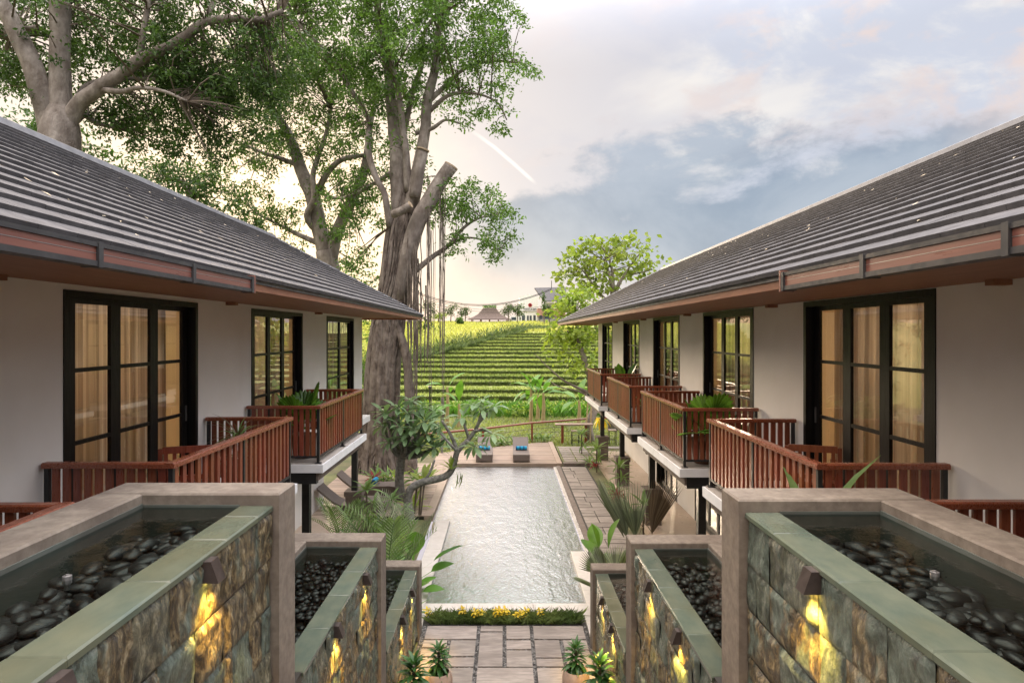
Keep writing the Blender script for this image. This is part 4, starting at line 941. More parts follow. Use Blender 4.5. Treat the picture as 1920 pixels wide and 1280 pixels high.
# the banyan at the end of the left wing
D = 25.0
bt = thing('banyan_tree', P(714, 905, D), 'huge banyan tree with a fibrous trunk of aerial roots beyond the left wing', 'tree')
tk = MB(); nodes = []
axis = smooth_path([(*P(714, 930, D), 1.0), (*P(712, 850, D), .74), (*P(715, 760, D), .68), (*P(723, 640, D), .66), (*P(742, 530, D), .61), (*P(752, 440, D), .58), (*P(761, 380, D), .46), (*P(765, 340, D), .32)], 5)
tk.tube([Vector(a[:3]) for a in axis], [a[3] * .74 for a in axis], 14)
rr = random.Random(4)
for i in range(46):                                             # strands fused round the core
    a0 = 2 * math.pi * i / 46 + rr.uniform(-.1, .1); tw = rr.uniform(-.5, .5); pts = []; top = rr.randint(len(axis) - 19, len(axis) - 1); r0 = rr.uniform(.04, .16)
    for j, a in enumerate(axis[:max(top, 8)]):
        t = j / len(axis); an = a0 + tw * t + .25 * mnoise.noise(Vector((i, t * 4, 0))); fl = 1 + (.35 * (1 - t * 5) if t < .2 else 0) * rr.uniform(.4, 1.2)
        rad = a[3] * (.86 + .10 * mnoise.noise(Vector((i * 3.1, t * 5, 2)))) * fl
        en = max(0.0, min(1.0, (top - j) / 5.0)); rad *= .62 + .38 * en
        pts.append((a[0] + math.cos(an) * rad, a[1] + math.sin(an) * rad, a[2], r0 * (1.25 - .6 * t) * (.25 + .75 * en)))
    q = [Vector(p[:3]) for p in pts]; tk.tube(q, [p[3] for p in pts], 7)
for i in range(70):                                             # thin roots creeping over the trunk
    a0 = rr.uniform(0, 2 * math.pi); j0 = rr.randint(0, 8); j1 = rr.randint(j0 + 6, len(axis) - 1); r0 = rr.uniform(.018, .05); q = []; dr = rr.uniform(-1.2, 1.2)
    for j in range(j0, j1):
        a = axis[j]; t = (j - j0) / (j1 - j0)
        for h2 in (0, .5):
            b2 = axis[min(j + 1, len(axis) - 1)]; c = a + (b2 - a) * h2; tt = t + h2 / (j1 - j0); an = a0 + dr * tt + .35 * mnoise.noise(Vector((i * 2.3, tt * 6, 4))); rad = c[3] * (.97 + .09 * mnoise.noise(Vector((i * 1.3, tt * 7, 8)))) * (1 + (.3 * (1 - c[2] / 1.2) if c[2] < 1.2 else 0))
            q.append(Vector((c[0] + math.cos(an) * rad, c[1] + math.sin(an) * rad, c[2])))
    tk.tube(q, [r0 * (1 - .5 * k / len(q)) for k in range(len(q))], 5)
tk.build('trunk', M['trunkb'], bt, smooth=True)
lb = MB()
nodes += px_limb(lb, D, [(748, 560, 12, -.3), (764, 480, 15, -.5), (784, 414, 15.5, -.6), (811, 365, 14.5, -.6), (832, 332, 13.5, -.6), (845, 313, 13.5, -.6)], n=11)[:0]
nodes += px_limb(lb, D, [(752, 420, 17.76), (746, 330, 14.80), (740, 250, 12.58, .3), (733, 190, 10.36, .4), (725, 110, 8.14, .4), (706, 0, 6.66, .4), (690, -110, 4.44, .5)])
nodes += px_limb(lb, D, [(768, 400, 14.80, -.2), (783, 320, 12.58, -.3), (796, 250, 10.36, -.2), (802, 185, 9.62, 0), (816, 130, 8.14, .2), (822, 60, 5.92, .4), (840, -60, 4.44, .5)])
nodes += px_limb(lb, D, [(778, 370, 11.10, -.6), (786, 320, 10.36, -.7), (793, 282, 9.25, -.75)], n=10)[:0]
nodes += px_limb(lb, D, [(766, 360, 8.88, -.3), (762, 290, 6.66, -.4), (752, 210, 5.92, -.3), (738, 130, 5.18, -.2), (718, 60, 4.44, 0), (700, -40, 2.96, 0)])
nodes += px_limb(lb, D, [(732, 425, 7.40, -.3), (722, 370, 5.92, -.4), (704, 330, 5.92, -.4), (690, 280, 5.92, -.2), (690, 225, 4.44, .2), (660, 170, 4.44, .4), (620, 108, 3.70, .6), (560, 45, 2.96, .8), (515, -20, 2.22, 1)])
nodes += px_limb(lb, D, [(800, 195, 5.92, 0), (830, 165, 4.44, .2), (870, 130, 3.33, .4), (920, 115, 2.59, .5), (975, 118, 1.63, .4)])
nodes += px_limb(lb, D, [(798, 215, 5.18, 0), (840, 180, 3.70, -.3), (885, 175, 2.59, -.5), (930, 190, 1.85, -.6), (950, 225, 1.18, -.6)])
nodes += px_limb(lb, D, [(745, 300, 5.92, .5), (775, 170, 5.18, .9), (792, 120, 4.44, 1.2), (800, 50, 3.70, 1.4), (880, -20, 2.96, 1.5)])
nodes += px_limb(lb, D, [(778, 508, 5.92, -.2), (810, 482, 4.81, -.2), (842, 460, 4.07, -.1), (868, 428, 2.96, 0), (900, 408, 1.92, .1), (935, 405, 1.11, .1)])
nodes += px_limb(lb, D, [(845, 458, 2.96, -.1), (872, 446, 2.22, .2), (905, 450, 1.48, .3), (935, 470, 1.04, .3)])
nodes += px_limb(lb, D, [(780, 250, 4.44, -.2), (812, 240, 3.70, -.3), (835, 225, 2.52, -.4), (862, 232, 1.78, -.5)])
nodes += px_limb(lb, D, [(740, 320, 5.18, .8), (700, 345, 3.70, 1.2), (650, 370, 2.96, 1.6), (610, 370, 2.22, 1.8)])
lb.build('limbs', M['trunkg'], bt, smooth=True)
st = MB(); px_limb(st, D, [(738, 402, 8, -.9), (752, 395, 7.5, -1.1), (769, 384, 7, -1.2)], n=9); st.build('sawn_stub', M['trunkg'], bt, smooth=True)
for a, b2, rad in ((P(845, 313, D - .6), P(846.5, 310.5, D - .6), 13.6 / F * D), (P(793, 282, D - .75), P(793.8, 279.5, D - .75), 11.6 / F * D), (P(769, 384, D - 1.2), P(770.6, 383, D - 1.21), 6.4 / F * D)):
    MB().tube([a, b2], rad, 14).build('sawn_end', M['cutwood'], bt)
px_root = MB(); px_limb(px_root, D, [(742, 600, 6, -.3), (756, 645, 8, -.5), (765, 700, 8.5, -.5), (768, 770, 9.5, -.5), (769, 850, 12, -.5), (768, 910, 15, -.5)]); px_root.build('prop_root', M['trunkb'], bt, smooth=True)
rr = random.Random(9)
for i in range(60):                                             # hanging aerial roots
    if i < 34: x = rr.gauss(776, 13); y0, y1 = rr.uniform(430, 560), rr.uniform(620, 780); rad = rr.uniform(.8, 1.9)
    else: x = rr.choice((801, 803, 806, 809, 813, 826, 829, 832)) + rr.uniform(-2.5, 2.5); y0, y1 = rr.uniform(330, 460), rr.uniform(560, 790); rad = rr.uniform(.5, 1.15)
    d = D - rr.uniform(.2, 1.2); pts = []
    for j in range(9):
        t = j / 8; p = P(x + 2.6 * mnoise.noise(Vector((i * 1.7, t * 5, 1))) + (x - 776) * -.12 * (t if i < 34 else 0), y0 + (y1 - y0) * t, d); pts.append((p, rad / F * d * (1 - .45 * t)))
    MB().tube([p for p, _ in pts], [q for _, q in pts], 4, False).build('aerial_root', M['trunkb'], bt)
ells = [(640, 55, 110, 95, D + 1, 1.3, 1.5), (750, 40, 110, 80, D, 1.4, 1.9), (855, 60, 95, 75, D, 1.3, 1.7), (935, 55, 52, 62, D, .9, 1.1), (965, 130, 45, 34, D, .7, 1.1), (895, 165, 68, 50, D, .9, .9), (935, 215, 36, 32, D - .4, .6, 1.0),
        (700, 150, 85, 75, D + .8, 1.2, 1.5), (800, 150, 75, 60, D + .5, 1.2, .9), (860, 235, 36, 22, D - .4, .5, .7), (680, 250, 60, 55, D + 1.3, 1.0, 1.0), (740, 210, 60, 50, D + 1.2, .8, 1.0), (700, 365, 55, 60, D + 1.6, 1.0, 1.3), (640, 380, 45, 60, D + 2, 1, 1.1), (780, 300, 25, 50, D + 1, .6, .8),
        (890, 385, 52, 40, D, .7, 1.6), (935, 420, 38, 42, D + .2, .6, 1.5), (845, 365, 38, 34, D + .2, .6, 1.4), (930, 470, 34, 22, D + .2, .5, 1.4), (848, 465, 26, 32, D, .5, 1.2), (820, 410, 24, 30, D + .8, .5, .9), (868, 345, 30, 18, D, .5, 1.0),
        (680, 500, 36, 40, D + 1.5, .6, 1.2), (790, 610, 12, 22, D + .3, .3, .6), (700, 560, 24, 20, D + 1.2, .4, 1.0), (560, 30, 90, 70, D + 1.5, 1.2, 1.3), (720, -90, 230, 90, D, 1.5, 1.2), (880, -60, 90, 60, D, 1, 1.2)]
crown(bt, ells, M['leafmid'], .17, .075, 38, nodes, 31, .32, dens=2.1)

# second spreading tree behind the left roof
D2 = 29.0
t2 = thing('spreading_tree', P(615, 960, D2)*1, 'forked tree with twisted grey limbs rising behind the far end of the left roof', 'tree')
t2.location.z = 0; ORG[t2.name] = t2.location.copy()
lb = MB(); nodes = []
px_limb(lb, D2, [(618, 880, 26), (620, 640, 22), (618, 520, 20), (612, 470, 19)])
nodes += px_limb(lb, D2, [(612, 478, 15), (598, 430, 15), (588, 375, 14), (565, 320, 12, .3), (548, 270, 10, .5), (528, 232, 8, .6), (497, 192, 6, .7), (470, 150, 4, .8)])
nodes += px_limb(lb, D2, [(620, 490, 14), (630, 440, 12), (655, 385, 10, -.3), (678, 335, 9, -.4), (690, 285, 8, -.4), (694, 235, 6, -.4), (712, 160, 4, -.3)])
nodes += px_limb(lb, D2, [(590, 375, 7), (610, 330, 6, -.3), (640, 300, 5, -.5), (690, 290, 3.5, -.6)])
nodes += px_limb(lb, D2, [(600, 440, 8), (575, 405, 6, -.4), (590, 370, 6, -.6), (588, 320, 5, -.6), (612, 250, 4, -.5), (620, 205, 3, -.5)])
nodes += px_limb(lb, D2, [(560, 310, 5, .3), (520, 295, 4, .1), (490, 285, 3, 0), (455, 270, 2, 0)])
nodes += px_limb(lb, D2, [(605, 460, 6), (560, 440, 4.5, .5), (520, 420, 3, .8), (480, 400, 2, 1)])
lb.build('trunk', M['trunkg'], t2, smooth=True)
ells = [(450, 320, 60, 50, D2 + .5, 1.2, .9), (500, 250, 70, 70, D2 + .5, 1.2, 1.2), (570, 210, 80, 80, D2, 1.3, 1.4), (630, 270, 60, 60, D2 - .3, 1, 1.0), (620, 160, 90, 70, D2, 1.2, 1.4), (520, 420, 50, 36, D2 + .8, 1, 1.1), (480, 385, 45, 35, D2 + .8, 1, 1.1), (640, 430, 30, 40, D2, .8, .9), (660, 350, 45, 45, D2 - .3, .9, .9),
        (560, 390, 30, 40, D2 + .6, .8, .6), (470, 140, 80, 70, D2 + 1, 1.2, 1.4), (560, 100, 90, 60, D2, 1.3, 1.3), (545, 460, 36, 22, D2 + 1, .7, 1.0), (590, 330, 30, 30, D2, .8, .5), (660, 500, 26, 24, D2 + 1, .6, 1.0)]
crown(t2, ells, M['leafmid'], .17, .075, 32, nodes, 32, .34, dens=2.2)

# big pale-trunked tree behind the left roof
D3 = 17.0
t3 = thing('pale_trunk_tree', (P(112, 300, D3).x, D3, 0), 'tall smooth grey trunk dividing in three above the left roof', 'tree')
lb = MB(); nodes = []
px_limb(lb, D3, [(112, 980, 42), (112, 600, 38), (113, 330, 36), (112, 270, 36), (112, 225, 30), (112, 190, 16)], n=14)
nodes += px_limb(lb, D3, [(104, 300, 22), (97, 250, 22), (84, 200, 20, -.1), (68, 145, 18, -.2), (48, 92, 17, -.3), (22, 40, 15, -.4), (-8, -20, 13, -.5), (-40, -100, 9, -.5)], n=12)
nodes += px_limb(lb, D3, [(113, 270, 26), (113, 200, 21), (112, 140, 18), (113, 70, 17), (113, 10, 18), (108, -60, 14)], n=12)
nodes += px_limb(lb, D3, [(113, 10, 13), (135, -20, 12, .2), (165, -60, 10, .4)], n=10)
nodes += px_limb(lb, D3, [(118, 285, 18), (128, 235, 16), (148, 194, 14, -.1), (185, 168, 13, -.2), (225, 140, 11.5, -.3), (262, 112, 10.5, -.4), (310, 92, 9.5, -.5), (350, 68, 9, -.6), (385, 40, 8, -.6), (440, 36, 6.5, -.6), (490, 36, 5.5, -.5), (530, 20, 4, -.4)], n=11)
nodes += px_limb(lb, D3, [(258, 114, 6, -.4), (268, 70, 5.5, -.5), (276, 20, 5, -.5), (282, -40, 4, -.5)])
nodes += px_limb(lb, D3, [(385, 42, 6, -.6), (398, 10, 5, -.6), (405, -40, 4, -.6)])
nodes += px_limb(lb, D3, [(140, 200, 7, .2), (160, 165, 6, .4), (200, 150, 5, .6), (250, 148, 4, .8), (330, 150, 3, 1)])
nodes += px_limb(lb, D3, [(190, 168, 6, -.2), (225, 172, 5, -.5), (260, 165, 4, -.7), (310, 172, 3, -.8), (350, 190, 2, -.8)])
nodes += px_limb(lb, D3, [(70, 52, 4, -.2), (45, 55, 4, 0), (20, 70, 3, .3)])
nodes += px_limb(lb, D3, [(135, 232, 9, .4), (158, 215, 7, .7), (180, 230, 5, .9), (215, 240, 3, 1)])
lb.build('trunk', M['trunkg'], t3, smooth=True)
ells = [(55, 70, 120, 95, D3 + 1.2, 1.0, 1.6), (235, 60, 120, 80, D3 + 1.2, .9, 1.7), (385, 80, 120, 90, D3 + .6, 1.0, 1.7), (320, 175, 120, 70, D3 + 1.2, .9, 1.8), (450, 200, 80, 80, D3 + 1, .9, 1.6), (220, 200, 70, 50, D3 + 1.2, .7, 1.3), (20, 150, 60, 36, D3 + 1, .6, 1.3), (290, 250, 80, 40, D3 + 1.2, .7, 1.4),
        (380, 270, 60, 45, D3 + 1.2, .7, 1.3), (510, 100, 80, 80, D3 + .8, .9, 1.3), (180, -80, 260, 80, D3, 1.2, 1.3), (430, -70, 160, 70, D3, 1.2, 1.3), (150, 150, 30, 40, D3 + 1.4, .5, .9), (420, 150, 110, 60, D3 + 1.4, .8, 1.2)]
crown(t3, ells, M['leafdark'], .125, .058, 36, nodes, 33, .24, dens=2.5)
def low_tree(name, label, d, ells, seed, mat, trunk, L=.2, W=.085, cr=.34, group=None, dens=1.3, per=34):
    t = thing(name, (P(trunk[0][0], 0, d).x, d, 0), label, 'tree', group); lb = MB(); nodes = px_limb(lb, d, trunk); lb.build('trunk', M['trunkg'], t, smooth=True)
    crown(t, ells, mat, L, W, per, nodes, seed, cr, dens=dens); return t
low_tree('evergreen_tree', 'dense dark tree crown just above the middle of the left roof', 25.0, [(330, 345, 80, 40, 25, 1, 2.2), (400, 385, 70, 42, 25, 1, 2.0), (270, 320, 50, 30, 25, .8, 1.6), (440, 420, 50, 36, 25, .8, 1.6), (360, 320, 60, 34, 25, .8, 1.4)], 34, M['leafdark'], [(360, 900, 14), (360, 420, 10), (350, 345, 6)])
low_tree('evergreen_tree', 'dark leafy tree showing at the far left above the roof ridge', 22.0, [(40, 240, 70, 32, 22, .8, 2.0), (170, 290, 50, 28, 22, .8, 1.7), (110, 260, 70, 30, 22.5, .8, 1.7), (0, 215, 40, 20, 22, .6, 1.5), (215, 300, 34, 22, 22, .6, 1.4)], 35, M['leafdark'], [(80, 900, 14), (80, 340, 10), (75, 260, 6)])
# light green trees behind the right wing
low_tree('broadleaf_tree', 'airy light green tree with rounded leaves above the far end of the right roof', 36.0,
         [(1095, 468, 40, 26, 36, .9, 1.3), (1140, 452, 42, 22, 36, .9, 1.3), (1188, 470, 46, 28, 36, .9, 1.3), (1220, 500, 26, 18, 36, .8, 1.2), (1075, 500, 34, 22, 36, .9, 1.2), (1115, 510, 46, 28, 36, .9, 1.3), (1165, 495, 40, 24, 36, .9, 1.2), (1060, 520, 20, 16, 36, .7, 1.1), (1195, 510, 20, 14, 36, .7, 1.0), (1130, 535, 40, 16, 36, .8, .9)],
         36, M['leaflight'], [(1150, 830, 12), (1150, 640, 9), (1149, 560, 6), (1146, 530, 4), (1135, 490, 2.5)], .30, .25, .5, dens=2.5, per=14)
lt = bpy.data.objects['broadleaf_tree']; lb = MB()
for q in ([(1149, 560, 4), (1165, 525, 3), (1185, 495, 2), (1200, 475, 1)], [(1149, 555, 4), (1147, 500, 2.6), (1130, 465, 1.6), (1115, 450, 1)], [(1149, 575, 3), (1120, 545, 2.2), (1095, 510, 1.6), (1075, 495, 1)], [(1152, 545, 3), (1170, 520, 2), (1205, 510, 1.4), (1225, 505, .8)]): px_limb(lb, 36, q, n=6)
lb.build('branches', M['trunkg'], lt, smooth=True)
low_tree('broadleaf_tree', 'yellowish green tree leaning out below the far eave of the right wing', 33.0,
         [(1062, 562, 28, 20, 33, .7, 1.3), (1055, 590, 24, 22, 33, .7, 1.3), (1092, 572, 36, 22, 33, .7, 1.3), (1085, 545, 34, 16, 33, .7, 1.2), (1060, 632, 34, 18, 33, .7, 1.2), (1098, 625, 30, 22, 33, .7, 1.3), (1100, 665, 28, 22, 33, .7, 1.1), (1052, 660, 18, 16, 33, .6, 1.0), (1045, 620, 16, 20, 33, .6, 1.1), (1115, 600, 24, 26, 33, .7, 1.2), (1072, 688, 16, 10, 33, .5, .8)],
         37, M['leaflight'], [(1110, 835, 9, -.8), (1104, 800, 8, -.8), (1116, 760, 7.5, -.5), (1110, 720, 6), (1096, 680, 4.5), (1086, 640, 3), (1078, 590, 2)], .27, .20, .42, dens=3.6, per=14)
lt = bpy.data.objects['broadleaf_tree.001']; lb = MB()
for q in ([(1114, 745, 5), (1128, 700, 3), (1130, 650, 2), (1110, 600, 1)], [(1112, 740, 4), (1060, 715, 2), (1030, 690, 1.2), (1004, 664, .6)], [(1105, 705, 4), (1090, 650, 2.4), (1062, 620, 1.5)], [(1115, 752, 4), (1090, 735, 2), (1050, 725, 1.2), (1028, 712, .6)]): px_limb(lb, 33, q, n=6)
lb.build('branches', M['trunkg'], lt, smooth=True)
for i, (x0, x1) in enumerate(((1096, 1103), (1106, 1109))):
    MB().tube([P(x0, 842, 31.6), P(x1, 745, 32.2)], .035, 7).build('prop_pole', M['bamboo'], lt)
# trees screening the sides of the garden, outside the picture but seen in the windows
low_tree('garden_tree', 'leafy tree behind the banyan at the left', 34.0, [(560, 560, 140, 90, 34, 2, 1.2), (680, 620, 60, 60, 34, 1, 1.0), (620, 700, 90, 80, 33, 1, 1.0)], 38, M['leafmid'], [(640, 860, 14), (630, 650, 9), (600, 560, 5)], .24, .1, .42)

# ---------------------------------------------------------------- planting
FL = [leaf_mesh('frangipani_leaf', M['frangileaf'], .52, .15, .6, .5, .22, 5), leaf_mesh('frangipani_leaf', M['frangileaf'], .44, .14, .6, .9, .25, 5)]
BROAD = leaf_mesh('broad_leaf', M['lushleaf'], .52, .30, .42, .5, .2, 6, stalk=.35)
BROADV = leaf_mesh('broad_leaf', M['lushleaf'], .60, .34, .5, .25, .3, 6, stalk=.45)
STRAP = leaf_mesh('strap_leaf', M['palmleaf'], .62, .07, .35, 1.1, .3, 5)
CORD = leaf_mesh('cordyline_leaf', M['palmleaf'], .42, .085, .45, .8, .3, 5)
REDL = leaf_mesh('red_leaf', M['redleaf'], .32, .08, .45, .8, .3, 5)
DRAC = leaf_mesh('dracaena_leaf', M['dracleaf'], .20, .058, .45, .9, .35, 4)
NEST = leaf_mesh('fern_leaf', M['leaflight'], .62, .11, .6, .7, .25, 6, .08)
BANA = leaf_mesh('banana_leaf', M['lushleaf'], 1.35, .42, .5, .8, .35, 8, .05, .25)
FROND = frond_mesh('palm_frond', M['palmleaf'], 1.25, 18, .46, .034, .45, .35, .35)
FRONDG = frond_mesh('palm_frond', M['greyleaf'], 1.15, 20, .50, .026, .2, .15, .3)
FAN = fan_mesh('fan_leaf', M['greyleaf'], .62, 22, 120, .65, .6)
FANB = fan_mesh('fan_leaf', M['greyleaf'], 1.15, 15, 56, .35, .3, .30, .1)
FANR = fan_mesh('fan_leaf', M['brownleaf'], 1.15, 18, 56, .35, .3, .40, .1)
LICU = fan_mesh('fan_leaf', M['lushleaf'], .30, 16, 200, .30, .85, 1.0, .2)
WISP = leaf_mesh('wisp_leaf', M['brownleaf'], .42, .022, .3, 1.4, .2, 5)
WISPG = leaf_mesh('wisp_leaf', M['palmleaf'], .42, .024, .3, 1.4, .2, 5)
rr = random.Random(12)
def rel(o, dx, dy, dz): return ORG[o.name] + Vector((dx, dy, dz))

# leaning frangipani by the pool with a fern growing on it
D = 18.6
fr = thing('frangipani_tree', P(768, 975, D), 'crooked frangipani tree leaning over the left edge of the pool', 'tree'); fr.location.z = 0; ORG[fr.name] = fr.location.copy()
tk = MB()
px_limb(tk, D, [(770, 975, 8.8), (767, 955, 8.2), (764, 934, 7.8), (771, 915, 7.4), (790, 904, 7), (813, 899, 6.8), (836, 892, 6.5), (849, 878, 6), (856, 850, 5.4), (859, 840, 5.2)], 5, 11, .02)
for q in ([(858, 846, 5.2), (868, 834, 4.6), (880, 822, 4.2), (890, 808, 3.8), (898, 792, 3.2), (904, 772, 2.8)], [(857, 846, 4.6), (851, 828, 3.6), (840, 806, 2.8), (828, 788, 2.4)], [(880, 822, 3.2), (872, 800, 2.6), (868, 785, 2.2)], [(898, 792, 2.8), (915, 775, 2.4), (924, 764, 2.0)],
          [(856, 845, 3, -.2), (838, 826, 2.3, -.3), (826, 812, 1.8, -.3)], [(890, 808, 3, -.2), (906, 806, 2.4, -.4), (922, 812, 2, -.5)], [(795, 902, 3), (806, 885, 2.4), (815, 862, 2)], [(875, 826, 3, -.3), (884, 832, 2.5, -.4), (890, 836, 2, -.5)]): px_limb(tk, D, q, 4, 7, .01)
tk.build('trunk', M['frangi'], fr, smooth=True)
for (x, y, dd, n) in ((904, 768, 0, 12), (926, 762, 0, 12), (868, 783, 0, 9), (885, 758, .2, 11), (923, 814, -.5, 12), (890, 838, -.5, 11), (828, 787, 0, 3), (905, 750, .2, 8)):
    rosette(fr, rr.choice(FL), P(x, y, D + dd), n, (-35, 55), (.85, 1.2), rnd=rr)
MB().tube([P(782, 905, D + .1), P(777, 962, D + .2)], .03, 6).tube([P(790, 903, D), P(786, 965, D + .1)], .028, 6).tube([P(796, 903, D), P(789, 965, D)], .024, 6).build('aerial_root', M['twig'], fr)
f2 = thing('birds_nest_fern', P(846, 880, D - .12), 'bright green fern growing on the crook of the frangipani trunk', 'fern'); rosette(f2, NEST, rel(f2, 0, 0, 0), 14, (25, 80), (.5, .75), rnd=rr)
for i in range(7): piece('leaf', NEST, f2, aim(rel(f2, .14 + .03 * i, -.05, -.05), rr.uniform(60, 120), rr.uniform(-85, -60), rr.uniform(.5, .8)))
D = 20.3
fr = thing('frangipani_tree', (P(745, 0, D).x, D, 0), 'full leafy frangipani in front of the banyan trunk', 'tree'); tk = MB(); tips = []
px_limb(tk, D, [(752, 935, 9), (748, 900, 8.5), (750, 872, 8), (754, 852, 7)], 4, 10, .02)
for k, (x, y, dd) in enumerate(((735, 790, .1), (765, 775, -.2), (790, 765, 0), (810, 790, .2), (720, 800, .3), (745, 765, .2), (800, 815, -.3), (775, 805, -.4), (825, 800, .3), (730, 830, -.2), (815, 840, -.2), (785, 838, -.4), (760, 820, -.5), (812, 768, .4), (722, 775, .1), (838, 822, .1), (772, 752, .3), (750, 800, -.5), (795, 790, -.4))):
    px_limb(tk, D, [(753, 856, 4.5), ((753 + x) / 2 + rr.uniform(-5, 5), (856 + y) / 2 + 8, 3.2, dd * .6), (x, y, 2.2, dd)], 4, 7, .01); tips.append((x, y, dd))
tk.build('trunk', M['frangi'], fr, smooth=True)
for x, y, dd in tips: rosette(fr, rr.choice(FL), P(x, y, D + dd), 13, (-35, 60), (.9, 1.25), rnd=rr)

def plant(name, label, cat, loc, spec, group=None, stem=None):
    t = thing(name, loc, label, cat, group)
    if stem: MB().tube([rel(t, 0, 0, 0), rel(t, stem[2] if len(stem) > 2 else 0, 0, stem[0] * .5), rel(t, 0, 0, stem[0])], stem[1], 6).build('stem', M['twig'], t)
    for me, (dx, dy, dz), n, el, sc, *more in spec: rosette(t, me, rel(t, dx, dy, dz), n, el, sc, azr=more[0] if more else (0, 360), rnd=rr)
    return t
# planters round the lowest fountains
plant('feather_palm', 'feathery green palm behind the lowest left fountain', 'palm', (-2.35, 12.9, 0), [(FROND, (0, 0, .1), 7, (52, 84), (.95, 1.3)), (FROND, (-.2, 0, .1), 5, (30, 60), (.8, 1.0), (180, 340)), (FRONDG, (.1, .5, .1), 4, (60, 85), (1.1, 1.4))])
plant('feather_palm', 'young palm with narrow yellow green fronds under the left balcony', 'palm', (-4.15, 16.3, 0), [(FROND, (0, 0, .0), 7, (45, 85), (.7, .95))])
plant('elephant_ear', 'broad glossy leaves on stalks at the left pool coping', 'plant', (-2.05, 14.2, 0), [(BROADV, (0, 0, .05), 5, (20, 65), (1.0, 1.3)), (BROAD, (.1, -.2, 0), 4, (10, 50), (.8, 1.1))])
plant('elephant_ear', 'small broad leaves leaning over the left pool coping beside the fountain', 'plant', (-1.98, 13.1, 0), [(BROAD, (0, 0, .05), 4, (5, 45), (.7, .9), (40, 140))])
plant('sword_plant', 'low sword leaved plant beside the lowest left fountain', 'plant', (-1.78, 12.35, 0), [(STRAP, (0, 0, 0), 10, (15, 70), (.7, 1.0))])
plant('elephant_ear', 'tall upright broad leaves beside the right pool coping', 'plant', (2.12, 13.9, 0), [(BROADV, (0, 0, .25), 4, (45, 85), (.95, 1.2)), (BROAD, (.25, -.2, .2), 3, (20, 60), (.7, .9))])
plant('fan_palm', 'grey green fan palm behind the lowest right fountain', 'palm', (2.12, 12.6, 0), [(FAN, (0, 0, .1), 8, (35, 82), (.85, 1.1)), (STRAP, (.45, -.4, .1), 12, (10, 60), (.6, .8))], stem=None)
plant('leafy_shrub', 'low bright green shrub at the end of the lowest right fountain', 'shrub', (2.6, 11.6, .0), [(CORD, (0, 0, .75), 16, (0, 60), (.9, 1.2)), (CORD, (-.2, .1, .55), 10, (0, 60), (.9, 1.1))], stem=(.9, .03))
plant('traveller_palm', 'upright grey green fan fronds beside the paved side path', 'palm', (3.05, 15.2, 0), [(FANB, (0, 0, .1), 2, (60, 74), (1.2, 1.35), (-60, -30)), (FANB, (.1, .1, .1), 1, (78, 84), (1.1, 1.2), (-20, 10))])
plant('traveller_palm', 'dry brown fan frond leaning towards the stone column', 'palm', (3.45, 15.5, 0), [(FANR, (0, 0, .1), 1, (62, 66), (1.25, 1.4), (60, 90))])
plant('cordyline', 'pale green cordyline in front of the first stone column', 'plant', (3.6, 16.6, 0), [(CORD, (0, 0, .95), 14, (0, 75), (.9, 1.2)), (CORD, (-.2, .1, .65), 10, (-10, 60), (.9, 1.2)), (WISP, (0, -.2, .5), 16, (0, 70), (1, 1.4))], stem=(1.0, .025))
plant('cordyline', 'bushy green cordyline beside the second stone column', 'plant', (3.7, 20.6, 0), [(CORD, (0, 0, 1.1), 14, (0, 75), (1, 1.3)), (CORD, (.1, .2, .7), 14, (-10, 60), (1, 1.3)), (CORD, (-.15, -.1, .4), 12, (-10, 60), (1, 1.3))], stem=(1.15, .025))
plant('red_cordyline', 'dark red cordyline on the edge of the side path', 'plant', (3.45, 19.6, 0), [(REDL, (0, 0, .45), 14, (0, 70), (.9, 1.2)), (REDL, (.15, .3, .3), 10, (0, 60), (.9, 1.2))], stem=(.5, .02))
plant('cordyline', 'green shrub beside the third stone column', 'plant', (3.6, 25.0, 0), [(CORD, (0, 0, .9), 14, (0, 70), (1.1, 1.4)), (CORD, (.1, .2, .5), 14, (-10, 60), (1.1, 1.4)), (REDL, (-.1, -.3, .3), 10, (0, 60), (1, 1.2))], stem=(1.0, .025))
plant('sword_plant', 'clump of strap leaves by the far step of the side path', 'plant', (3.5, 26.3, 0), [(STRAP, (0, 0, .05), 18, (5, 75), (.9, 1.2))])
plant('leafy_shrub', 'yellow green shrub under the last balcony of the right wing', 'shrub', (3.4, 28.2, .08), [(CORD, (0, 0, .9), 16, (0, 70), (1.1, 1.5)), (CORD, (.1, .1, .4), 12, (-10, 60), (1.1, 1.5))], stem=(1.0, .025))
plant('yellow_plant', 'plant with drooping yellow leaves under the far right balcony', 'plant', (4.3, 28.6, .08), [(leaf_mesh('yellow_leaf', M['yellow'], .5, .12, .5, 1.2, .2, 5), (0, 0, 1.55), 10, (-60, 20), (1, 1.3))], stem=(1.6, .025))
